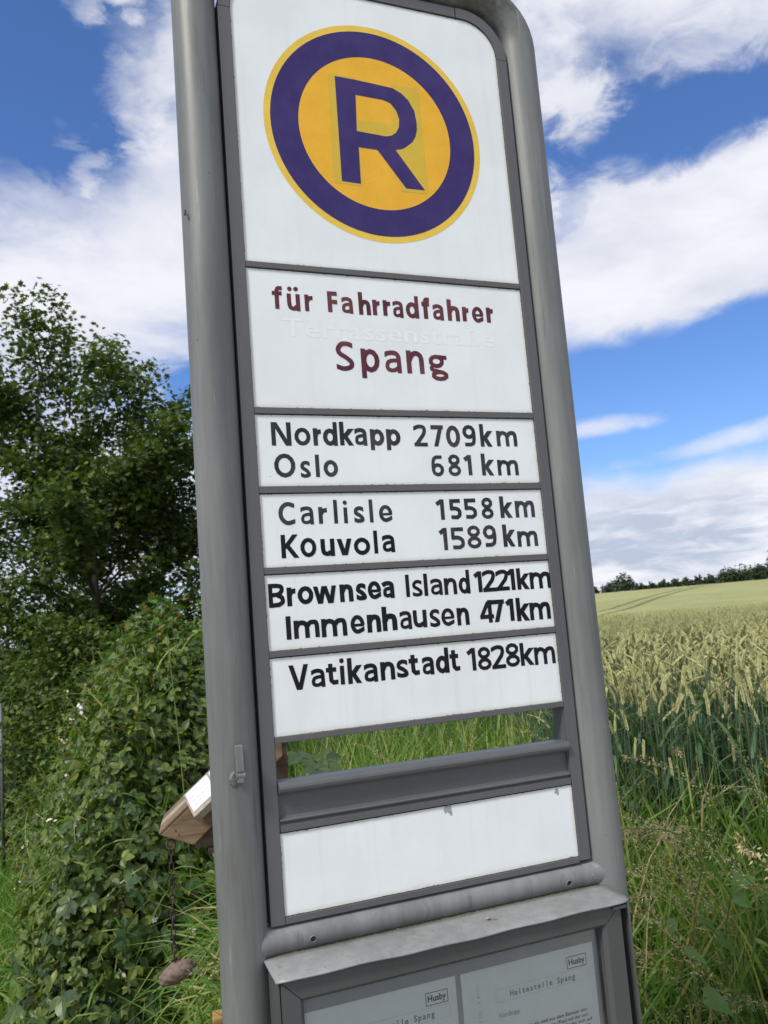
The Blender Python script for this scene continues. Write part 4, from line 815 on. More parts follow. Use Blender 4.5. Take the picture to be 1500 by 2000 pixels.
def compound(n=3, L=.6):
    pl = Pile(); V, F = leaflet(L, .33, oy=.42); pl.add(V, [F])
    for sgn in (-1, 1):
        V, F = leaflet(L * .85, .34, oy=.38, ang=sgn * 1.15); pl.add(V, [F])
        if n == 5: V, F = leaflet(L * .6, .32, oy=.30, ang=sgn * 2.0); pl.add(V, [F])
    V = np.array([(-.008, 0, 0), (.008, 0, 0), (.006, .45, .0), (-.006, .45, .0)]); pl.add(V, [np.array([(0, 1, 2, 3)])])
    Fs = [np.concatenate(pl.F[k]) for k in (3, 4) if pl.F[k]]; return np.concatenate(pl.V), Fs
LT, LF = compound(3); LT5, LF5 = compound(5)
OV, OF = leaflet(1.0, .30, False); OF = [OF]
SV = np.array([(0, 0, 0), (-.30, .42, .06), (0, .5, -.02), (.30, .42, .06), (0, 1.0, -.10)]); SF = [np.array([(0, 2, 1), (0, 3, 2), (1, 2, 4), (2, 3, 4)])]
LOBE = np.array([(0, 0, 0), (-.18, .18, .04), (-.46, .30, .02), (-.22, .48, .05), (-.40, .78, 0), (-.10, .70, .02), (0, 1.05, -.1), (.10, .70, .02), (.40, .78, 0), (.22, .48, .05), (.46, .30, .02), (.18, .18, .04), (0, .5, -.03)])
LOBF = [np.array([(i, 12, (i + 1) % 12) for i in range(12)])]
def blade(bend, wd=.018, n=5, twist=0.0):
    """grass blade of length 1 along +Z bending towards +Y"""
    V = []; z = y = 0.0; a = 0.0
    for i in range(n + 1):
        t = i / n; w_ = wd * (1 - t) ** .6 * (.55 + .45 * min(1, t * 4)) if i < n else 0; tw = twist * t
        if i < n: V += [(-w_ * math.cos(tw), y - w_ * math.sin(tw), z), (w_ * math.cos(tw), y + w_ * math.sin(tw), z)]
        else: V.append((0, y, z))
        a += bend / n * (1 + t); z += math.cos(a) / n; y += math.sin(a) / n
    F4_ = [(2 * i, 2 * i + 1, 2 * i + 3, 2 * i + 2) for i in range(n - 1)]; return np.array(V), [np.array(F4_), np.array([(2 * n - 2, 2 * n - 1, 2 * n)])]
BL = [blade(bd, wd, 5, tw) for bd, wd, tw in ((.25, .012, .3), (.7, .014, .8), (1.2, .012, -.6), (1.7, .013, .5), (2.3, .011, 1.0))]
def grassfill(pile, xy, hgt, kinds=(0, 1, 2, 3), tilt=.25, wsc=1.0, z=None):
    n = len(xy); zz = ground(xy[:, 0], xy[:, 1]) if z is None else z; pos = np.column_stack([xy, zz - .01]); kd = rng.choice(kinds, n)
    up = unit(np.column_stack([rng.normal(0, tilt, (n, 2)), np.ones(n)])); fw = rdir(n)
    Rm = frames(up, fw)
    for k_ in set(kd.tolist()):
        mk = kd == k_; sc = np.column_stack([hgt[mk] * 0 + wsc * .45 + .35 * hgt[mk] * wsc, hgt[mk], hgt[mk]]); sc[:, 0] *= 1
        V, Fs = scatter(BL[k_][0], BL[k_][1], pos[mk], Rm[mk], sc); pile.add(V, Fs)

# ------------------------------------------------------------------ bramble thicket
def thick_h(x, y):
    """top of the thicket above z=0; <=0 outside"""
    D = np.hypot(x - CX, y - CYY); a = np.degrees(np.arctan2(x - CX, y - CYY))
    xl = -.27 - .05 * (y - 2) + .06 * np.sin(y * 1.7) - 2.8 * sst(y, 5.9, 7.2)
    front = 2.05 + .22 * np.sin(x * 3.1 + .5) + .0 * x
    dl = x - xl; df = y - front; dr = (CX + (y - CYY) * np.tan(np.radians(13.2))) - x + .12 * np.sin(y * 2.3)
    e = np.minimum(np.minimum(dl * 1.3, df * 1.0), dr * 1.6 + .12); e = np.minimum(e, (13 - y))
    H = 1.36 * np.clip(e / .68, 0, 1) ** .55
    H = H * (1 + .10 * lump(x, y, 1.9, 2) + .13 * lump(x, y, 6.1, 1) + .05 * lump(x, y, 14, 5)) + .10 * sst(D, 4.5, 8) * sst(a, -3, 9)
    return np.where(e > 0, np.maximum(H, .02), -1.0)
thk = empty('bramble_thicket', (.1, 4.0, 0), 'dense green bramble thicket with white blossom left of the stop sign', 'bramble'); TI = Matrix.Translation((-.1, -4.0, 0))
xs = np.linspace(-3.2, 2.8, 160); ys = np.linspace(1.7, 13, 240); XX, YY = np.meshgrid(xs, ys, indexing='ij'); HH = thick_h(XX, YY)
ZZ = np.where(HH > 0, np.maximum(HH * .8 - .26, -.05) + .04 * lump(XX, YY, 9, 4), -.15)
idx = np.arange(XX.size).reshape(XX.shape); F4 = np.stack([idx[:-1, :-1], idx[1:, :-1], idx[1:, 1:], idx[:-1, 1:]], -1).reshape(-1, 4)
keep = (HH.ravel()[F4] > 0).any(1); me = mesh_np('shade_mound', np.stack([XX, YY, ZZ], -1).reshape(-1, 3) - np.array([.1, 4.0, 0]), F4[keep], True)
o = link('inner_shade_mound', me, thk, simple('dark_bramble_shade', (.018, .024, .011), .95, 0, .6, 30, .8)); o['kind'] = 'stuff'  # mound under the leaves, coloured near black as the thicket's inner shade
def thick_points(n, x0, x1, y0, y1, depth):
    x = rng.uniform(x0, x1, n * 3); y = rng.uniform(y0, y1, n * 3); h = thick_h(x, y); k_ = h > 0; x, y, h = x[k_][:n], y[k_][:n], h[k_][:n]
    e = .03; gx = (thick_h(x + e, y) - thick_h(x - e, y)) / (2 * e); gy = (thick_h(x, y + e) - thick_h(x, y - e)) / (2 * e); gx, gy = np.clip(gx, -4, 4), np.clip(gy, -4, 4)
    # more samples where the flank is steep
    w_ = np.hypot(1, np.hypot(gx, gy)); pk = rng.random(len(x)) < w_ / 4.0; x, y, h, gx, gy = x[pk], y[pk], h[pk], gx[pk], gy[pk]
    nrm = unit(np.column_stack([-gx, -gy, np.ones(len(x))])); d = rng.exponential(depth, len(x)) - .04
    pos = np.column_stack([x, y, h]) - nrm * d[:, None] + rng.normal(0, .03, (len(x), 3)); st_p = np.hypot(gx, gy) > 1.3; pos[:, 2] = np.where(st_p, pos[:, 2] * rng.uniform(.12, 1.05, len(x)), pos[:, 2]); pos[:, 2] = np.maximum(pos[:, 2], .03)
    return pos, nrm
def scat_leaves(pile, pos, nrm, size, T, F, jit=.75, upb=.5):
    n = len(pos); up = unit(nrm + np.array([0, 0, upb]) + rng.normal(0, jit * .6, (n, 3))); fw = unit(nrm * .5 + rng.normal(0, .7, (n, 3)) + np.array([0, 0, -.35])); V, Fs = scatter(T, F, pos, frames(up, fw), size); pile.add(V, Fs)
pl = Pile(); off = np.array([.1, 4.0, 0])
pos, nrm = thick_points(64000, -.6, 1.2, 1.8, 5.2, .09); scat_leaves(pl, pos - off, nrm, rng.uniform(.026, .085, len(pos)), LT, LF)
pos, nrm = thick_points(52000, -3, 2.6, 5.0, 13, .12); scat_leaves(pl, pos - off, nrm, rng.uniform(.05, .10, len(pos)), SV * .9, SF)
pos, nrm = thick_points(22000, -.6, 1.5, 1.8, 6, .04); scat_leaves(pl, pos - off, nrm, rng.uniform(.025, .06, len(pos)), OV, OF)
pos, nrm = thick_points(26000, -2.8, 0.0, 5.4, 9.0, .06); scat_leaves(pl, pos - off, nrm, rng.uniform(.05, .10, len(pos)), SV * .9, SF)
o = link('foliage', pl.mesh('bramble_foliage'), thk, M_BRAM); o['kind'] = 'stuff'
# 300 nearest leaves as parts
lm = [mesh_np('leaf', LT, LF), mesh_np('leaf', LT5, LF5)]; [m_.materials.append(M_BRAMN) for m_ in lm]; lmm = mesh_np('leaf', LT, LF); lmm.materials.append(M_LIME)
pos, nrm = thick_points(9000, -.6, .45, 1.85, 3.4, .0); D = np.hypot(pos[:, 0] - CX, pos[:, 1] - CYY); a = np.degrees(np.arctan2(pos[:, 0] - CX, pos[:, 1] - CYY)); ok = (a > -2.5) & (a < 13.5) & (pos[:, 2] > .1); pos, nrm, D = pos[ok], nrm[ok], D[ok]
sel = np.argsort(D + rng.uniform(0, 1.1, len(D)))[:290]
for i in sel:
    n_ = nrm[i]; up = unit(n_ + np.array([0, -.25, .35]) + rng.normal(0, .38, 3)); fw = rng.normal(0, .6, 3) + np.array([0, -.3, -.5]); Rm = frames(up[None], fw[None])[0]
    o = link('leaf', (lmm if rng.random() < .08 else lm[int(rng.random() < .35)]), thk); s_ = float(rng.uniform(.050, .115))
    o.matrix_local = Matrix.Translation(Vector(pos[i] + n_ * rng.uniform(.0, .06) - off)) @ Matrix(Rm.tolist()).to_4x4() @ Matrix.Scale(s_, 4)
# blossom
pt = []; F = []
for k_ in range(5):
    a0 = k_ * 2 * math.pi / 5; b0 = len(pt); c, s_ = math.cos(a0), math.sin(a0)
    for (px_, py_, pz_) in ((0, 0, 0), (-.32, .5, .12), (-.22, .92, .1), (.22, .92, .1), (.32, .5, .12)): pt.append((px_ * c - py_ * s_, px_ * s_ + py_ * c, pz_))
    F.append((b0, b0 + 4, b0 + 3, b0 + 2, b0 + 1))
def flower_cluster(k_):
    V = []; Fc = []; rr = random.Random(k_)
    for j in range(rr.randint(3, 7)):
        q = Vector((rr.uniform(-1, 1), rr.uniform(-1, 1), rr.uniform(-.7, .9))) * .020; rt = Matrix.Rotation(rr.uniform(-.9, .9), 3, 'X') @ Matrix.Rotation(rr.uniform(-.9, .9), 3, 'Y') @ Matrix.Rotation(rr.uniform(0, 6), 3, 'Z'); b0 = len(V); s_ = rr.uniform(.0075, .0115)
        V += [tuple(rt @ Vector(v) * s_ + q) for v in pt]; Fc += [tuple(b0 + i for i in f) for f in F]
    me_ = bpy.data.meshes.new('flower'); me_.from_pydata(V, [], Fc); me_.materials.append(M_FLOWER); return me_
fm = [flower_cluster(k_) for k_ in range(5)]
pos, nrm = thick_points(2400, -.6, .6, 1.9, 5.2, .0); az_ = np.degrees(np.arctan2(pos[:, 0] - CX, pos[:, 1] - CYY)); keep_ = (pos[:, 2] < 1.3) & ((az_ > 1.5) | (np.arange(len(pos)) % 6 == 0)) & (az_ > -2.5); pos, nrm = pos[keep_], nrm[keep_]; rr = np.random.default_rng(3); rr.shuffle(q_ := np.arange(len(pos))); pos, nrm = pos[q_], nrm[q_]
for i in range(min(52, len(pos))):
    o = link('flower', fm[i % 5], thk); up = unit(nrm[i] + np.array([0, -.6, .2])); o.matrix_local = Matrix.Translation(Vector(pos[i] + nrm[i] * .075 - off)) @ Matrix(frames(up[None], rng.normal(0, 1, (1, 3)))[0].tolist()).to_4x4()
# grass blades, lime sprigs and brown seed tops working up through the leaves
pl = Pile(); pos, nrm = thick_points(11000, -.8, 1.3, 1.8, 7, .05); n = len(pos); kd = rng.integers(1, 5, n)
for k_ in range(1, 5):
    mk = kd == k_; q = mk.sum(); V, Fs = scatter(BL[k_][0], BL[k_][1], pos[mk] - off - [0, 0, .12], frames(unit(nrm[mk] * .5 + np.column_stack([rng.normal(0, .5, (q, 2)), np.ones(q)])), rdir(q)), np.column_stack([rng.uniform(.25, .55, q), rng.uniform(.15, .42, q), rng.uniform(.15, .42, q)])); pl.add(V, Fs)
o = link('long_grass', pl.mesh('long_grass'), thk, M_GRASS); o['kind'] = 'stuff'
pl = Pile(); pos, nrm = thick_points(4200, -.8, 1.3, 2.2, 7, .0); n = len(pos); cl_ = lump(pos[:, 0], pos[:, 1], 4.3, 7) > .05; pos, nrm = pos[cl_], nrm[cl_]; scat_leaves(pl, pos - off + nrm * .03, nrm, rng.uniform(.04, .085, len(pos)), LT, LF)
o = link('lime_sprigs', pl.mesh('lime_sprigs'), thk, M_LIME); o['kind'] = 'stuff'
pl = Pile(); pos, nrm = thick_points(520, -.8, 1.3, 2.0, 6, .0)
for p0, n0_ in zip(pos, nrm):
    q = 40; c0 = p0 + n0_ * .05 + np.array([0, 0, .03]) - off; c = c0 + rng.normal(0, 1, (q, 3)) * np.array([.014, .014, .035]); V, Fs = scatter(SV, SF, c, frames(rdir(q), rdir(q)), rng.uniform(.005, .011, q)); pl.add(V, Fs)
o = link('brown_seed_tops', pl.mesh('brown_seed_tops'), thk, leafmat('brown_seed', [(.10, .085, .035), (.15, .12, .05), (.09, .055, .03), (.16, .15, .06)], .1, .8)); o['kind'] = 'stuff'
# arching canes with lime tips
pl = Pile(); ll = Pile()
for i in range(110):
    p0, n0_ = thick_points(30, -1.0, 1.3, 2.3, 6, .0); p0, n0_ = p0[0], n0_[0]; d = unit(n0_ * .5 + np.array([rng.normal(0, .5), rng.normal(0, .4), .9])); L = rng.uniform(.15, .38); pts = []
    for t in np.linspace(0, 1, 6): pts.append(p0 - n0_ * .1 + d * L * t + np.array([0, 0, -.35 * L * t * t]) - off)
    V, F_, cp = sweep(pts, [.0028 * (1 - .7 * t) for t in np.linspace(0, 1, 6)], 4, False); pl.add(np.array(V), [np.array(F_)])
    for t in range(1, 6):
        V, Fs = scatter(LT, LF, np.array([pts[t]]), frames(unit(np.array([[rng.normal(0, .4), -.3, 1.0]])), rng.normal(0, 1, (1, 3))), np.array([rng.uniform(.035, .065)])); ll.add(V, Fs)
o = link('cane', pl.mesh('cane', True), thk, M_CANE); o['kind'] = 'stuff'; o = link('young_leaf', ll.mesh('young_leaf'), thk, M_LIME); o['kind'] = 'stuff'

# ------------------------------------------------------------------ trees and shrubs
def grow(base, height, spread, n_limb, seed, lean=(0, 0), dense=1.0, trunk_r=.06, low=.18):
    """returns branch paths and twig end points"""
    rr = np.random.default_rng(seed); paths = []; tips = []
    top = base + np.array([lean[0], lean[1], height])
    tk = [base + (top - base) * t + np.array([.05 * math.sin(5 * t + seed), .05 * math.cos(4 * t), 0]) for t in np.linspace(0, .9, 9)]; paths.append((tk, trunk_r, .012))
    for i in range(n_limb):
        t = rr.uniform(low, .92) ** .9; b0 = tk[min(8, int(t * 9))]; a = rr.uniform(0, 2 * math.pi); reach = spread * (1 - .55 * max(0, t - .35)) * rr.uniform(.6, 1.1); rise = rr.uniform(.15, .75) * reach + .25 * t * height * rr.random()
        e = b0 + np.array([math.cos(a) * reach, math.sin(a) * reach, rise]); c = (b0 + e) / 2 + rr.normal(0, .07, 3) + np.array([0, 0, .12 * reach]); pa = [(1 - u) ** 2 * b0 + 2 * u * (1 - u) * c + u * u * e for u in np.linspace(0, 1, 7)]
        paths.append((pa, .022 * (1.2 - t), .005))
        for j in range(int(9 * dense)):
            u = rr.uniform(.25, 1); q = pa[min(6, int(u * 7))]; d = rr.normal(0, .5, 3) + np.array([math.cos(a) * .5, math.sin(a) * .5, .35]); d = d / np.linalg.norm(d) * rr.uniform(.18, .5) * spread * .45
            tw = [q, q + d * .5 + rr.normal(0, .02, 3), q + d]; paths.append((tw, .006, .002)); tips += [q + d * v for v in (.3, .55, .8, 1.0)]
    return paths, np.array(tips)
def plant(name, base, label, cat, paths, tips, per, lsize, T, F, mat, bark, spread=.12, group=None, wispy=0.0, flat=.5):
    root = empty(name, tuple(base), label, cat, group); pl = Pile(); tr = Pile()
    for i, (pa, r0, r1) in enumerate(paths):
        V, F_, cp = sweep([p_ - base for p_ in pa], list(np.linspace(r0, r1, len(pa))), 8 if i == 0 else 5, False); (tr if i == 0 else pl).add(np.array(V), [np.array(F_)])
    link('trunk', tr.mesh('trunk', True), root, bark)
    o = link('branches', pl.mesh('branches', True), root, bark); o['kind'] = 'stuff'
    n = len(tips) * per; c = np.repeat(tips, per, 0) + rng.normal(0, spread, (n, 3)) * np.array([1, 1, flat * 1.2]) - base
    up = unit(rng.normal(0, .55, (n, 3)) + np.array([0, 0, .9])); lf = Pile(); V, Fs = scatter(T, F, c, frames(up, rdir(n)), rng.uniform(lsize * .6, lsize * 1.25, n)); lf.add(V, Fs)
    o = link('crown', lf.mesh('crown'), root, mat); o['kind'] = 'stuff'
    return root
x, y = azd(2.6, 8.2); base = np.array([x, y, 0.0])
pa, tp = grow(base, 3.5, 1.45, 50, 5, (.05, .1), 1.5, .065)
base2 = base + np.array([.40, .2, .4]); pa2, tp2 = grow(base2, 1.15, 1.0, 22, 15, (.1, 0), 1.3, .03); pa += pa2; tp = np.concatenate([tp, tp2])
# shoots that stand clear of the crown
rr = np.random.default_rng(21)
for (a_, e_, L) in ((.9, 22.0, 1.0), (-1.3, 21.6, .9), (-.2, 20.2, .7), (3.9, 18.0, .8), (5.6, 17.4, .8), (7.2, 17.6, .9), (4.6, 19.2, .7), (8.8, 15.2, .8), (9.8, 13.2, .8), (9.9, 10.5, .7), (9.4, 8.0, .7), (9.7, 6.2, .7), (1.9, 20.2, .8), (6.5, 15.5, .9), (9.0, 4.8, .6)):
    ex, ey = azd(a_, 8.1); e = np.array([ex, ey, CAMP[2] + 8.1 * math.tan(R(e_))]); cdir = unit(e - (base + np.array([.1, .1, 1.9]))); s0 = e - cdir * L + rr.normal(0, .08, 3)
    p_ = [s0, (s0 + e) / 2 + rr.normal(0, .06, 3), e]; pa.append((p_, .010, .003)); tp = np.concatenate([tp, [s0 + (e - s0) * v + rr.normal(0, .03 + .10 * (1 - v), 3) for v in np.repeat(np.linspace(.02, 1, 13), 2)]])
plant('hedgerow_tree', base, 'tall dark green leafy tree with loose upper shoots at the left edge', 'tree', pa, tp, 16, .060, LOBE, LOBF, M_TREE, M_BARK, .085)
x, y = azd(-1.8, 10.5); base = np.array([x, y, 0.0]); pa, tp = grow(base, 2.5, 1.3, 40, 8, (0, 0), 1.3, .04, .02)
plant('dark_bush', base, 'dark dense bush at the foot of the tall tree, left edge', 'bush', pa, tp, 14, .055, SV, SF, M_TREE, M_BARK, .11)
x, y = azd(3.2, 7.0); base = np.array([x, y, 0.0]); pa, tp = grow(base, 1.55, .60, 34, 9, (0, 0), 1.2, .03, .05)
plant('dark_bush', base, 'dark bush under the tall tree, behind the reddish shrub', 'bush', pa, tp, 13, .055, SV, SF, M_TREE, M_BARK, .11)
x, y = azd(5.6, 5.1); base = np.array([x, y, .3]); pa, tp = grow(base, 1.28, .36, 20, 12, (.03, 0), .9, .018, .25)
plant('red_tipped_shrub', base, 'slender shrub with reddish young leaves rising out of the brambles', 'shrub', pa, tp, 8, .048, LOBE, LOBF, M_SHRUB, M_BARK, .06)
# tall weeds and shoots above the brambles near the post
def weed(az_, D, h, seed, label, mat, lsz=.055, T=OV, F=OF, n=26, group=None, z0=None):
    x, y = azd(az_, D); z = float(ground(x, y)) if z0 is None else z0; base = np.array([x, y, z]); rr = np.random.default_rng(seed); root = empty('tall_weed', tuple(base), label, 'weed', group)
    lean = rr.normal(0, .06, 2); pts = [np.array([lean[0] * t * t, lean[1] * t * t, h * t]) for t in np.linspace(0, 1, 7)]; V, F_, cp = sweep(pts, list(np.linspace(.005, .0015, 7)), 5, False); link('stem', mesh_np('stem', np.array(V), np.array(F_), True), root, M_GSTEM)
    t = rr.uniform(.25, 1, n); c = np.array([pts[min(6, int(q * 7))] for q in t]) + rr.normal(0, .02, (n, 3)); a_ = rr.uniform(0, 6.28, n); fw = np.column_stack([np.cos(a_), np.sin(a_), rr.uniform(-.3, .5, n)])
    V, Fs = scatter(T, F, c, frames(unit(np.column_stack([rr.normal(0, .3, (n, 2)), np.ones(n)])), fw), rr.uniform(lsz * .6, lsz * 1.3, n)); link('foliage', mesh_np('foliage', V, Fs), root, mat); return root
WD = [(8.3, 3.6, 1.52, M_LIME, 'lime green leafy shoot rising beside the stop sign post'), (7.2, 4.2, 1.56, M_BRAM, 'green weed stem above the brambles, left of the lime shoot'), (9.3, 4.6, 1.62, M_LIME, 'pale shoot against the sky touching the post'), (9.9, 5.0, 1.66, M_BRAM, 'tall weed top closest to the left post'), (3.2, 3.9, 1.34, M_LIME, 'lime green shoot low in the middle of the thicket'), (4.6, 4.3, 1.46, M_BRAM, 'leafy stem under the reddish shrub')]
for i, (a_, D_, h_, mt_, lb) in enumerate(WD): weed(a_, D_, h_, 40 + i, lb, mt_)
# slim grey pole
x, y = azd(-2.5, 6.8); po = empty('fence_post', (float(x), float(y), 0), 'slim grey metal post in the brambles at the left edge', 'post'); link('pole', tube_mesh('pole', [(0, 0, 0), (0, 0, 1.19)], .012, 12), po, M_RAIL); link('cap', tube_mesh('cap', [(0, 0, 1.188), (0, 0, 1.20)], .0125, 12), po, M_BLACK)

# hedge line on the crest
def far_bush(az_, D, wd, hg, label, name='crest_bush', n=1500, cat='bush', trunk=.3, group=None):
    x, y = azd(az_, D); z = float(ground(x, y)) ; base = np.array([x, y, z]); root = empty(name, tuple(base), label, cat, group); rr = np.random.default_rng(int(az_ * 97) % 9999)
    nb = 7; cc = np.column_stack([rr.uniform(-.34, .34, nb) * wd, rr.uniform(-.3, .3, nb) * wd, hg * rr.uniform(.30, .72, nb)]); rb = np.column_stack([rr.uniform(.22, .34, nb) * wd, rr.uniform(.2, .3, nb) * wd, rr.uniform(.24, .34, nb) * hg]); cc[0] = (0, 0, hg * .6); rb[0] = (wd * .33, wd * .3, hg * .4)
    cc[1] = (-wd * .3, 0, hg * .3); cc[2] = (wd * .3, 0, hg * .3); rb[1] = rb[2] = (wd * .24, wd * .22, hg * .33)
    kb = rr.integers(0, nb, n); d = rr.normal(size=(n, 3)); d /= np.linalg.norm(d, axis=1)[:, None]; pos = cc[kb] + d * rb[kb] * (rr.random(n) ** .33)[:, None]; pos[:, 2] = np.maximum(pos[:, 2], .1)
    sz = .055 * hg + .05; V, Fs = scatter(SV, SF, pos, frames(unit(d + rr.normal(0, .5, (n, 3)) + np.array([0, 0, .4])), rr.normal(size=(n, 3))), rr.uniform(.7, 1.5, n) * sz * 1.5); o = link('crown', mesh_np('crown', V, Fs), root, M_FARB); o['kind'] = 'stuff'
    link('trunk', tube_mesh('trunk', [(0, 0, 0), (.05, 0, hg * .5)], [.12 * hg / 3, .05], 7), root, M_BARK)
far_bush(35.35, 160, 3.0, 2.6, 'small dark bush on the crest right against the sign post')
far_bush(36.35, 160, 3.0, 3.1, 'low dark bush left of the round one on the crest', n=1400)
far_bush(37.25, 160, 5.6, 4.4, 'rounded lighter green bush standing highest in the left part of the crest', n=2600)
def hedge(a0, a1, D, h0, h1, label, seed, n=9000):
    rr = np.random.default_rng(seed); x, y = azd((a0 + a1) / 2, D); base = np.array([x, y, float(ground(x, y))]); root = empty('hedge', tuple(base), label, 'hedge'); a = rr.uniform(a0, a1, n); t = (a - a0) / (a1 - a0); top = (h0 + (h1 - h0) * t) * (1 + .16 * np.sin(a * 9 + seed) + .10 * np.sin(a * 23) + .06 * np.sin(a * 57))
    dd = rr.uniform(-1.3, 1.3, n); X_, Y_ = azd(a, D + dd); z = ground(X_, Y_) + top * rr.random(n) ** .55 * np.sqrt(np.clip(1 - (dd / 1.5) ** 2, .1, 1)); pos = np.column_stack([X_, Y_, z]) - base
    V, Fs = scatter(SV, SF, pos, frames(unit(rr.normal(0, .7, (n, 3)) + np.array([0, 0, .6])), rr.normal(size=(n, 3))), rr.uniform(.22, .55, n)); o = link('foliage', mesh_np('foliage', V, Fs), root, M_FARB); o['kind'] = 'stuff'
hedge(37.9, 43.4, 160, 1.9, 2.5, 'low dark hedge running along the crest of the wheat field', 3, 9000)
hedge(12, 35.0, 160, 2.4, 2.2, 'long low hedge on the crest hidden behind the stop sign', 4, 14000)
hedge(46.2, 60, 160, 3.6, 3.4, 'hedge on the crest running out of view to the right', 6, 9000)
for a_, w_, h_, lb in ((43.5, 5.2, 3.9, 'first of the taller bushes at the right end of the low hedge'), (44.3, 5.2, 4.1, 'second taller bush on the crest, right of the low hedge'), (45.2, 5.6, 4.0, 'third taller bush on the crest, near the right edge'), (46.1, 5.2, 3.9, 'fourth taller bush on the crest, at the right edge')):
    far_bush(a_, 159, w_, h_, lb, n=1800)
far_bush(46.45, 158, 4.2, 7.0, 'tall dark tree on the crest cut by the right edge', 'crest_tree', 2600, 'tree')
hedge(-60, 10, 120, 3.0, 3.0, 'distant hedge beyond the thicket on the left', 8, 14000)

# ------------------------------------------------------------------ lawn strip, verge grass
pl = Pile(); n = 46000; x = np.where(rng.random(n) < .6, rng.uniform(-1.0, -.1, n), rng.uniform(-2.6, -.2, n)); y = 1.2 + 7.5 * rng.random(n) ** 1.1; k_ = thick_h(x - .06, y) < .08; xy = np.column_stack([x, y])[k_]; grassfill(pl, xy, rng.uniform(.06, .17, len(xy)), (0, 1, 2), .35, .6)
n = 9000; x = rng.uniform(-3.5, 3, n); y = rng.uniform(-3.5, 2.1, n); xy = np.column_stack([x, y]); xy = xy[(y > -.42) | (y < -5.1)]; n = len(xy); grassfill(pl, xy, rng.uniform(.03, .08, n), (0, 1, 2), .4, .5)
o = link('mown_grass', pl.mesh('mown_grass'), None, M_LAWN); tag(o, 'bright green mown grass strip at the lower left', 'grass', kind='stuff')
# dry grass and litter at the foot of the brambles
pl = Pile(); n = 2600; x = rng.uniform(-.4, .6, n); y = rng.uniform(1.5, 2.5, n); xy = np.column_stack([x, y]); grassfill(pl, xy, rng.uniform(.08, .30, n), (1, 2, 3, 4), .8, .35)
o = link('dry_litter_grass', pl.mesh('dry_litter_grass'), None, M_DRY); tag(o, 'dry straw coloured grass on the bare patch under the hanging stone', 'grass', kind='stuff')
def verge_xy(n, a0, a1, d0, d1):
    D = np.sqrt(rng.uniform(d0 * d0, d1 * d1, n)); X_, Y_ = azd(rng.uniform(a0, a1, n), D); return np.column_stack([X_, Y_]), D
pl = Pile()
xy, D = verge_xy(24000, 13.5, 62, 2.0, 3.4); k_ = (.64 * xy[:, 0] + .77 * xy[:, 1] > .35); xy = xy[k_]; grassfill(pl, xy, rng.uniform(.35, .80, len(xy)), (0, 1, 2, 3, 4), .34, .8)
xy, D = verge_xy(13000, 12.5, 34, 3.0, 5.5); grassfill(pl, xy, rng.uniform(.40, .80, len(xy)), (0, 1, 2, 3, 4), .42, .85)
xy, D = verge_xy(10000, 14, 62, 1.75, 2.6); k_ = (.64 * xy[:, 0] + .77 * xy[:, 1] > .1); xy = xy[k_]; grassfill(pl, xy, rng.uniform(.3, .62, len(xy)), (1, 2, 3, 4), .5, 1.1)
xy, D = verge_xy(2400, 8, 14, 2.6, 3.6); grassfill(pl, xy, rng.uniform(.2, .5, len(xy)), (1, 2, 3, 4), .5, 1.1)
o = link('verge_grass', pl.mesh('verge_grass'), None, M_GRASS); tag(o, 'long tangled green grass on the verge beside the wheat', 'grass', kind='stuff')

# drooping seeding grass stalks: stem + seed head
def stalk(seed, droop):
    rr = random.Random(seed); P_ = []; a = 0; x = z = 0; n = 14
    for i in range(n + 1):
        P_.append(Vector((x, 0, z))); t = i / n; a += droop / n * (t * 2.0); x += math.sin(a) / n; z += math.cos(a) / n
    V, F_, cp = sweep(P_, [.0017 * (1 - .55 * i / n) for i in range(n + 1)], 4, False); st_ = mesh_np('stem', np.array([tuple(v) for v in V]), np.array(F_), True); st_.materials.append(M_GSTEM)
    pl_ = Pile(); 
    for i in range(150):
        u = rr.uniform(.66, 1.0); f = u * n; k_ = min(n - 1, int(f)); q = P_[k_].lerp(P_[k_ + 1], f - k_); d = (P_[k_ + 1] - P_[k_]).normalized(); w_ = .026 * (1.15 - u) / .49 * rr.random()
        s_ = Vector((rr.gauss(0, 1), rr.gauss(0, 1), rr.gauss(0, 1) - .4)).normalized(); pos = q + s_ * w_ + d * rr.uniform(-.01, .01)
        Rm = frames(np.array([[rr.gauss(0, 1), rr.gauss(0, 1), rr.gauss(0, 1)]]), np.array([tuple(d + s_ * .6)])); V, Fs = scatter(SV, SF, np.array([tuple(pos)]), Rm, np.array([[.0045, rr.uniform(.007, .012), .005]])); pl_.add(V, Fs)
    sh = pl_.mesh('seed_head'); sh.materials.append(M_SEED); return st_, sh
ST = [stalk(1, .5), stalk(2, 1.1), stalk(3, 1.6), stalk(4, 2.1), stalk(5, 1.4), stalk(6, 1.8)]
def put_stalk(x, y, h, kind, rz, z=None, tilt=0.0):
    g_ = 'tall seeding grass stalks on the verge'
    o = bpy.data.objects.new('grass_stalk', None); COL.objects.link(o); o.empty_display_size = .05; o.location = (x, y, float(ground(x, y)) if z is None else z); o.rotation_euler = (0, tilt, rz); o.scale = (h,) * 3
    tag(o, 'straw coloured seeding grass stalk bending over the verge grass', 'grass stalk', g_)
    link('stem', ST[kind][0], o); link('seed_head', ST[kind][1], o)['kind'] = 'stuff'
for i in range(74):
    a_ = rng.uniform(14, 50) if i < 55 else rng.uniform(33, 49); D_ = rng.uniform(1.9, 3.3); x, y = azd(a_, D_)
    if .64 * x + .77 * y < .25: continue
    put_stalk(float(x), float(y), float(rng.uniform(.62, .98)), int(rng.integers(0, 6)), float(rng.uniform(0, 6.28)))
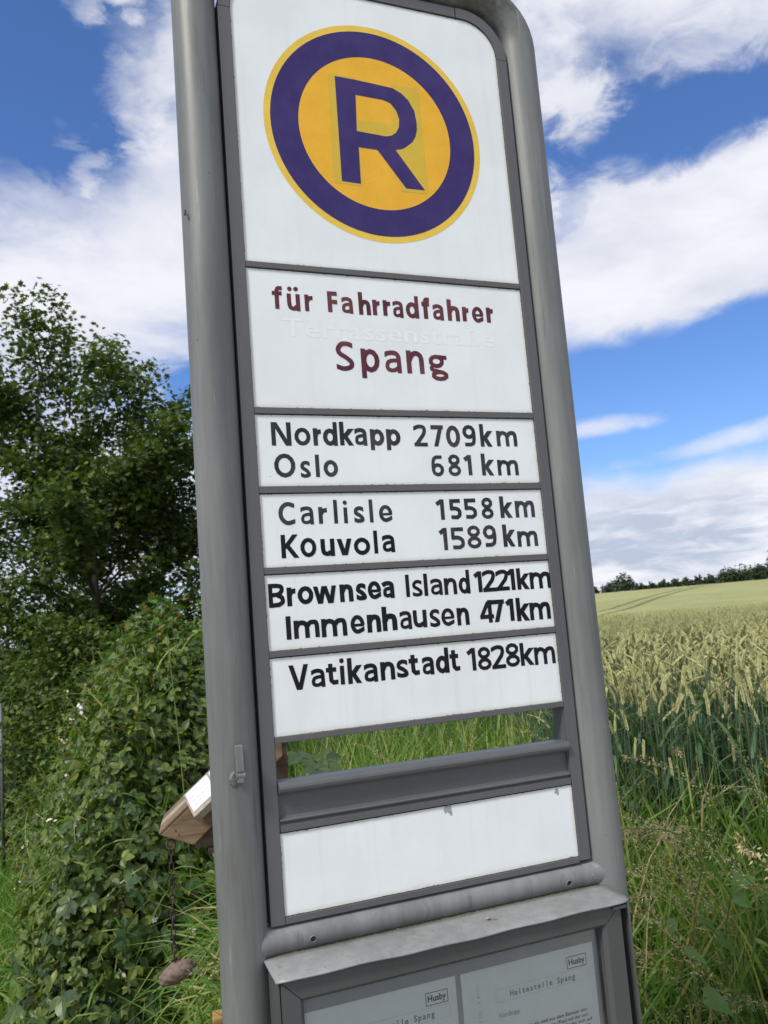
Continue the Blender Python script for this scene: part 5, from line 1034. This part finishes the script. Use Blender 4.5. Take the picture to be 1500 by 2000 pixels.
# arching ones that lean in towards the sign at the right
for a_, D_, h_, kd, rz in ((45.5, 1.75, 1.12, 2, 3.5), (44.0, 1.85, 1.05, 3, 3.3), (46.0, 1.65, .98, 3, 3.4), (43.5, 1.7, .92, 4, 3.2), (45.0, 1.6, .86, 5, 3.6), (42.5, 1.9, 1.15, 1, 3.4), (47, 2.1, 1.3, 2, 3.3), (46.5, 1.9, 1.25, 1, 3.7), (44.2, 1.62, .80, 3, 3.1), (42.0, 1.8, .85, 5, 3.0), (47.0, 1.7, .92, 2, 3.0), (43, 2.2, 1.2, 2, 3.5)):
    x, y = azd(a_, D_); put_stalk(float(x), float(y), h_, kd, rz, z=float(ground(x, y)) + .05, tilt=.1)

for i in range(18):
    a_, D_ = float(rng.uniform(36, 47)), float(rng.uniform(1.9, 2.7)); x, y = azd(a_, D_); put_stalk(float(x), float(y), float(rng.uniform(.75, 1.12)), int(rng.integers(1, 6)), float(rng.uniform(2.6, 4.2)), tilt=.08)
pl = Pile(); xy, D = verge_xy(2200, 14, 60, 1.9, 3.6); k_ = (.64 * xy[:, 0] + .77 * xy[:, 1] > .3); xy = xy[k_]; grassfill(pl, xy, rng.uniform(.35, .85, len(xy)), (0, 1, 2, 3, 4), .5, .35)
o = link('dry_verge_straw', pl.mesh('dry_verge_straw'), None, M_DRY); tag(o, 'thin dry straw tangled through the green verge grass', 'grass', kind='stuff')
# bindweed and raspberry with big leaves
def climber(name, az_, D, label, cat, leaves, T, F, mat, z0=0.0):
    x, y = azd(az_, D); root = empty(name, (float(x), float(y), z0), label, cat); lmz = mesh_np('leaf', T, F); lmz.materials.append(mat); pts = []
    for (a2, D2, e2, s_) in leaves:
        X_, Y_ = azd(a2, D2); z = CAMP[2] + D2 * math.tan(R(e2)); p_ = np.array([X_ - x, Y_ - y, z - z0]); up = unit(np.array([rng.normal(-.1, .5), -.45 + rng.normal(0, .35), .75])); fw = np.array([rng.normal(0, .8), -.35, -.6]); o = link('leaf', lmz, root)
        o.matrix_local = Matrix.Translation(Vector(p_)) @ Matrix(frames(up[None], fw[None])[0].tolist()).to_4x4() @ Matrix.Scale(s_, 4); pts.append(p_)
    pl_ = Pile()
    for p_ in pts:
        b0 = np.array([rng.normal(0, .04), rng.normal(0, .04) + .05, max(0, p_[2] - .45)]); c = (b0 + p_) / 2 + np.array([0, .06, .05]); pa = [(1 - u) ** 2 * b0 + 2 * u * (1 - u) * c + u * u * p_ for u in np.linspace(0, 1, 6)]; V, F_, cp = sweep(pa, .0018, 4, False); pl_.add(np.array(V), [np.array(F_)])
    link('stem', pl_.mesh('stem', True), root, M_GSTEM)
HV = np.array([(0, .12, 0), (-.20, -.05, .06), (-.36, .12, .14), (-.30, .45, .12), (-.16, .78, .0), (0, 1.08, -.22), (.16, .78, .0), (.30, .45, .12), (.36, .12, .14), (.20, -.05, .06), (0, .55, -.04)]); HF = [np.array([(i, 10, (i + 1) % 10) for i in range(10)])]
M_BIND = leafmat('bindweed_leaf', [(.09, .18, .04), (.12, .22, .045), (.075, .15, .04)], .3, .4)
lv = [(39.2, 1.95, -18.5, 0.050), (40.1, 2.0, -19.3, 0.056), (41.3, 1.95, -17.2, 0.063), (38.3, 1.85, -20.2, 0.053), (39.0, 1.8, -22.3, 0.066), (39.9, 1.85, -24.0, 0.066), (38.2, 1.8, -24.2, 0.056), (40.8, 1.9, -24.6, 0.050), (42.3, 2.0, -16.0, 0.059), (40.0, 1.95, -15.4, 0.046), (41.0, 1.9, -22.0, 0.040), (37.6, 1.8, -18.3, 0.046), (42.4, 1.95, -19.5, 0.040)]
climber('bindweed', 40, 2.0, 'bindweed with large smooth arrow shaped leaves low right of the sign', 'plant', lv, HV, HF, M_BIND, .1)
lv = [(14.9, 2.9, -7.4, .13), (15.6, 2.8, -8.4, .14), (16.4, 2.9, -7.6, .12), (15.2, 2.7, -9.6, .13), (16.3, 2.8, -9.2, .13), (17.2, 2.8, -8.6, .11), (14.6, 2.8, -9.0, .12), (17.0, 2.7, -10.2, .12), (18.0, 2.9, -9.4, .10), (15.8, 2.7, -10.6, .11)]
climber('raspberry_plant', 16, 2.9, 'raspberry plant with big pale green leaves seen through the slot of the sign', 'plant', lv, LT5, LF5, leafmat('raspberry_leaf', [(.045, .085, .034), (.06, .105, .038), (.08, .125, .045)], .25), .2)

# ------------------------------------------------------------------ wheat
def wheat_ear(n=9, y0=0.0, bend=.25, lod=0):
    pl_ = Pile(); L = .088
    sp = np.array([(0, 0, 0), (-.30, .0, .45), (0, -.24, .5), (.30, 0, .45), (0, .24, .5), (0, 0, 1.15)]); sf = np.array([(0, 2, 1), (0, 3, 2), (0, 4, 3), (0, 1, 4), (1, 2, 5), (2, 3, 5), (3, 4, 5), (4, 1, 5)])
    for i in range(n):
        t = i / n; a = bend * t; c = np.array([L * t * math.sin(a), 0, L * t * math.cos(a)])
        for sgn in (-1, 1):
            s_ = .0150 * (1.05 - .35 * abs(t - .4)); d = unit(np.array([math.sin(a), sgn * .52, math.cos(a)])); c_ = c + np.array([0, 0, sgn * L / n / 4])
            V, Fs = scatter(sp, [sf], np.array([c_ + np.array([0, sgn * .0008, 0])]), frames(d[None], np.array([[1., 0, 0]])), np.array([[.0150, .0190, s_]])); pl_.add(V, Fs)
            if lod == 0 and i % 2 == 0:
                q = c + d * s_; e = q + d * .020; pl_.add(np.array([q - [.0003, 0, 0], q + [.0003, 0, 0], e]), [np.array([(0, 1, 2)])])
    return pl_
def wheat_parts(seed, h, lod=0):
    rr = np.random.default_rng(seed); lx = rr.uniform(-.05, .05); ly = rr.uniform(-.05, .05); bend = rr.uniform(.05, .6)
    pts = [np.array([lx * t * t, ly * t * t, h * t]) for t in np.linspace(0, 1, 6)]; V, F_, cp = sweep(pts, [.0019, .0019, .0018, .0017, .0015, .0013], 4 if lod == 0 else 3, False); st_ = (np.array([tuple(v) for v in V]), [np.array(F_)])
    ea = wheat_ear(10 if lod == 0 else 6, bend=bend, lod=lod); Ve = np.concatenate(ea.V); tl = rr.choice([rr.uniform(-.1, .25), rr.uniform(.2, .9)], p=[.7, .3]); c, s_ = math.cos(tl), math.sin(tl)
    Ve = Ve * (np.array([.85, .85, .86]) if lod else np.array([.70, .70, .80]))
    Ve = np.stack([Ve[:, 0] * c + Ve[:, 2] * s_, Ve[:, 1], -Ve[:, 0] * s_ + Ve[:, 2] * c], -1) + pts[-1]; ef = [np.concatenate(ea.F[k_]) for k_ in (3, 4) if ea.F[k_]]
    lf = Pile()
    for j in range(3 if lod == 0 else 2):
        zf = rr.uniform(.35, .88) * h; bv = BL[int(rr.integers(1, 4))]; a_ = rr.uniform(0, 6.28); V, Fs = scatter(bv[0], bv[1], np.array([[lx * .4, ly * .4, zf]]), frames(unit(np.array([[math.cos(a_) * .7, math.sin(a_) * .7, 1.0]])), np.array([[math.cos(a_), math.sin(a_), 0.]])), np.array([[.55, rr.uniform(.14, .24), rr.uniform(.14, .24)]])); lf.add(V, Fs)
    return st_, (Ve, ef), (np.concatenate(lf.V), [np.concatenate(lf.F[k_]) for k_ in (3, 4) if lf.F[k_]])
WP = []
for k_ in range(8):
    s_, e_, l_ = wheat_parts(100 + k_, rng.uniform(.80, .90)); ms = [mesh_np(nm, *pp_) for nm, pp_ in (('stem', s_), ('ear', e_), ('leaf_blade', l_))]; [m_.materials.append(mm) for m_, mm in zip(ms, (M_WSTEM, M_EAR, M_WLEAF))]; WP.append(ms)
cand = []
while len(cand) < 300:
    D_ = math.sqrt(rng.uniform(2.75 ** 2, 3.65 ** 2)); a_ = rng.uniform(32.5, 50.5); x, y = azd(a_, D_); cand.append((float(x), float(y)))
for i, (x, y) in enumerate(cand):
    o = bpy.data.objects.new('wheat_plant', None); COL.objects.link(o); o.empty_display_size = .05; o.location = (x, y, float(ground(x, y))); s_ = float(rng.choice([rng.uniform(.93, 1.06), rng.uniform(.74, .93)], p=[.6, .4])); o.scale = (s_, s_, s_); o.rotation_euler = (0, 0, float(rng.uniform(0, 6.28)))
    tag(o, 'pale green wheat plant with a ripening ear at the near edge of the field', 'wheat', 'wheat plants at the near edge of the field')
    for nm, m_ in zip(('stem', 'ear', 'leaf_blade'), WP[i % 8]): link(nm, m_, o)
PS, PE, PF = Pile(), Pile(), Pile()
def wheat_mass(n, a0, a1, d0, d1, lod, nv):
    D_ = np.sqrt(rng.uniform(d0 * d0, d1 * d1, n)); X_, Y_ = azd(rng.uniform(a0, a1, n), D_); g_ = ground(X_, Y_); kd = rng.integers(0, nv, n); a_ = rng.uniform(0, 6.28, n); Rm = frames(unit(np.column_stack([rng.normal(0, .05, (n, 2)), np.ones(n)])), np.column_stack([np.cos(a_), np.sin(a_), np.zeros(n)]))
    for k_ in range(nv):
        s_, e_, l_ = wheat_parts(300 + k_ + 50 * lod, .86, lod); mk = kd == k_; pos = np.column_stack([X_, Y_, g_])[mk]; sc = rng.uniform(.84, 1.08, mk.sum())
        for pile, q in ((PS, s_), (PE, e_), (PF, l_)):
            V, Fs = scatter(q[0], q[1], pos, Rm[mk], sc); pile.add(V, Fs)
wheat_mass(3600, 31, 53, 3.0, 6.2, 0, 8); wheat_mass(900, 14, 31, 5.2, 8, 1, 6); wheat_mass(10500, 30, 54, 6.0, 13, 1, 6); wheat_mass(14000, 30, 55, 12, 27, 1, 6); wheat_mass(3000, 12, 30, 8, 22, 1, 6)
for nm, pile, mt_, lb in (('wheat_stems', PS, M_WSTEM, 'blue green stems of the standing wheat behind the first rows'), ('wheat_ears', PE, M_EAR, 'mass of pale ripening wheat ears behind the first rows'), ('wheat_leaves', PF, M_WLEAF, 'blue green leaf blades in the standing wheat')):
    o = link(nm, pile.mesh(nm), None, mt_); tag(o, lb, 'wheat', kind='stuff')

# ------------------------------------------------------------------ timber stand with weather stone
SA = R(10.5); SD = 2.28; sox, soy = azd(math.degrees(SA), SD); stand = empty('timber_stand', (float(sox), float(soy), 0), 'weathered timber stand with a sloping roof board behind the left post of the sign', 'stand', rz=-SA)
# local x to the right as seen from the path, local y away, z up
def lp(a_, e_): return (SD * math.tan(R(a_) - SA), CAMP[2] + SD / math.cos(R(a_) - SA) * math.tan(R(e_)))
def prism(name, pts, y0, y1, mat, parent, label=None, bev=0.0015):
    bm = bmesh.new(); f = [bm.verts.new((p_[0], y0, p_[1])) for p_ in pts]; k_ = [bm.verts.new((p_[0], y1, p_[1])) for p_ in pts]; n = len(pts)
    bm.faces.new(f); bm.faces.new(k_[::-1]); [bm.faces.new([f[i], f[(i + 1) % n], k_[(i + 1) % n], k_[i]][::-1]) for i in range(n)]
    bmesh.ops.bevel(bm, geom=bm.edges[:], offset=bev, segments=1, affect='EDGES'); o = link(name, bm_mesh(name, bm), parent, mat)
    if label: o['label'] = label
    return o

prism('bargeboard', [(-.1614, 1.0505), (-.0837, 1.0176), (.150, 1.2104), (.150, 1.3077)], 0, .024, M_WOOD, stand)
for x_, z_ in ((-.125, 1.058), (-.118, 1.046), (-.062, 1.092), (-.052, 1.078)):
    nm_ = boxobj('nail', x_ - .0018, x_ + .0018, -.0012, .002, z_ - .0018, z_ + .0018, M_IRON, stand, .0008)
# roof planks running back along the slope
e1 = Vector((.771, 0, .637)); nn_ = Vector((-.637, 0, .771))
def slab(name, o0, ex, ey, nz, lx, ly, t, mat, parent):
    o0 = Vector(o0); ex, ey, nz = Vector(ex).normalized(), Vector(ey).normalized(), Vector(nz).normalized(); bm = bmesh.new(); c = [bm.verts.new(o0 + ex * (lx * i) + ey * (ly * j) + nz * (t * k_)) for k_ in (0, 1) for j in (0, 1) for i in (0, 1)]
    for f in ((0, 1, 3, 2), (4, 6, 7, 5), (0, 4, 5, 1), (2, 3, 7, 6), (0, 2, 6, 4), (1, 5, 7, 3)): bm.faces.new([c[i] for i in f])
    bmesh.ops.recalc_face_normals(bm, faces=bm.faces[:]); bmesh.ops.bevel(bm, geom=bm.edges[:], offset=.0012, segments=1, affect='EDGES'); return link(name, bm_mesh(name, bm), parent, mat)
for k_ in range(3): slab('roof_plank', Vector((-.163, .0015 + .075 * k_, 1.0515)), e1, (0, 1, 0), nn_, .40 - .004 * (k_ % 2), .073, .007, M_WOOD if k_ != 1 else M_WOODG, stand)
prism('cross_board', [(-.080, 1.0030), (.150, 1.0030), (.150, 1.080), (-.080, 1.080)], .030, .052, M_WOODD, stand)
boxobj('post', .072, .165, .054, .140, 0.0, 1.33, M_WOOD, stand, .003)
boxobj('floor_board', -.05, .19, .03, .22, .985, 1.0, M_WOODD, stand, .002)
# small board with two printed papers lying on the roof edge
lb = empty('label_board', stand.matrix_basis @ Vector((-.1044, 0, 1.1399)), 'small greyed board carrying two printed papers on top of the timber stand', 'board', rz=-SA)
ex = Vector((.0722, 0, .0575)).normalized(); ey = Vector((.040, -.100, -.026)); ey = (ey - ex * ey.dot(ex)).normalized(); ez = ey.cross(ex).normalized(); ez = ez if ez.z > 0 else -ez
slab('board', ez * -.020, ex, ey, ez, .185, .111, .020, M_WOODG, lb)
for k_, (a, b_) in enumerate(((.006, .076), (.082, .150))):
    pp_ = slab('paper', ex * a + ey * .008 + ez * .0004, ex, ey, ez, b_ - a, .088, .0006, M_PAPER, lb); V = []; F = []
    for r_ in range(4):
        for q in range(4):
            w_ = random.uniform(.45, .9); p0 = ex * (a + .007 + q * (b_ - a - .012) / 4) + ey * (.018 + r_ * .018) + ez * .0014; b0 = len(V); dx, dy = ex * ((b_ - a) / 4 - .006), ey * (.008 * w_)
            V += [tuple(p0), tuple(p0 + dx), tuple(p0 + dx + dy), tuple(p0 + dy)]; F.append((b0, b0 + 1, b0 + 2, b0 + 3))
    me = bpy.data.meshes.new('print'); me.from_pydata(V, [], F); link('print', me, pp_, simple('pale_print', (.50, .52, .55), .6))
# chain and hanging stone
SM = Matrix.Translation((float(sox), float(soy), 0)) @ Matrix.Rotation(-SA, 4, 'Z')
ch = empty('chain', SM @ Vector((-.139, .012, 1.030)), 'rusty iron chain hanging from the roof board of the timber stand', 'chain', rz=-SA)
lk = bpy.data.meshes.new('link'); bm = bmesh.new(); V = []; n1, n2 = 18, 6
for i in range(n1):
    a = 2 * math.pi * i / n1; cx_, cz_ = .0050 * math.cos(a), .0050 * math.sin(a) + (.0062 if math.sin(a) > 0 else -.0062) * (1 if abs(math.sin(a)) > .05 else 0)
    V.append([bm.verts.new((cx_ + .0019 * math.cos(2 * math.pi * j / n2) * math.cos(a), .0019 * math.sin(2 * math.pi * j / n2), cz_ + .0019 * math.cos(2 * math.pi * j / n2) * math.sin(a))) for j in range(n2)])
for i in range(n1):
    for j in range(n2): bm.faces.new([V[i][j], V[(i + 1) % n1][j], V[(i + 1) % n1][(j + 1) % n2], V[i][(j + 1) % n2]])
bm.to_mesh(lk); bm.free(); lk.materials.append(M_IRON); lk.polygons.foreach_set('use_smooth', np.full(len(lk.polygons), True))
nl = 14; pitch = .265 / nl
for i in range(nl):
    o = link('link', lk, ch); o.location = (-.004 * i / nl, 0, -.022 - pitch * i); o.rotation_euler = (random.uniform(-.08, .08), random.uniform(-.08, .08), (i % 2) * math.pi / 2 + random.uniform(-.25, .25)); o.scale = (1, 1, 1.0)
link('shackle', tube_mesh('shackle', [(.010 * math.cos(R(a)), 0, -.006 + .012 * math.sin(R(a))) for a in range(-80, 261, 20)], .0028, 8), ch, M_RUST)
stn = empty('hanging_stone', SM @ Vector((-.140, .012, .722)), 'oval reddish brown stone hanging on the rusty chain', 'stone', rz=-SA)
bm = bmesh.new(); bmesh.ops.create_icosphere(bm, subdivisions=4, radius=1)
for v in bm.verts:
    q = v.co.copy(); r_ = 1 + .05 * math.sin(q.x * 3 + 1) + .03 * math.sin(q.y * 7 + q.z * 5) + .03 * math.sin(q.x * 11 + q.z * 9) + .02 * math.sin(q.x * 23 + q.y * 19 + 2); v.co = Vector((q.x * .0465 * r_, q.y * .026 * r_, q.z * .0225 * r_))
bmesh.ops.rotate(bm, verts=bm.verts, matrix=Matrix.Rotation(R(-22), 3, 'Y')); link('stone_body', bm_mesh('stone_body', bm, True), stn, M_STONE)
link('iron_eye', tube_mesh('iron_eye', [(.004 + .006 * math.cos(R(a)), 0, .026 + .008 * math.sin(R(a))) for a in range(-90, 271, 30)], .0022, 6), stn, M_RUST)
link('wire_wrap', tube_mesh('wire_wrap', [(.004 + .001 * math.sin(i), .026 * math.cos(R(a)) * .6, .0155 + .008 * math.sin(R(a)) * .8) for i, a in enumerate(range(-20, 201, 20))], .0022, 6), stn, M_RUST)
# bench of fresh timber below
bn = empty('bench', SM @ Vector((.25, -.02, 0)), 'low bench of fresh orange timber, mostly hidden by the sign post', 'bench', rz=-SA)
def bslat(x0, y0, y1, z1): boxobj('seat_slat', x0 - .25, .75, y0 + .02, y1 + .02, z1 - .028, z1, M_PINE, bn, .003)
bslat(-.062, .000, .085, .558); bslat(-.095, -.115, -.010, .558); bslat(-.062, .095, .175, .558)
for lx in (-.02, .85):
    for ly in (-.09, .13): boxobj('leg', lx - .25, lx - .19, ly + .02, ly + .07, 0, .5295, M_PINE, bn, .003)
    boxobj('rail', lx - .245, lx - .195, -.04, .15, .49, .529, M_PINE, bn, .002)
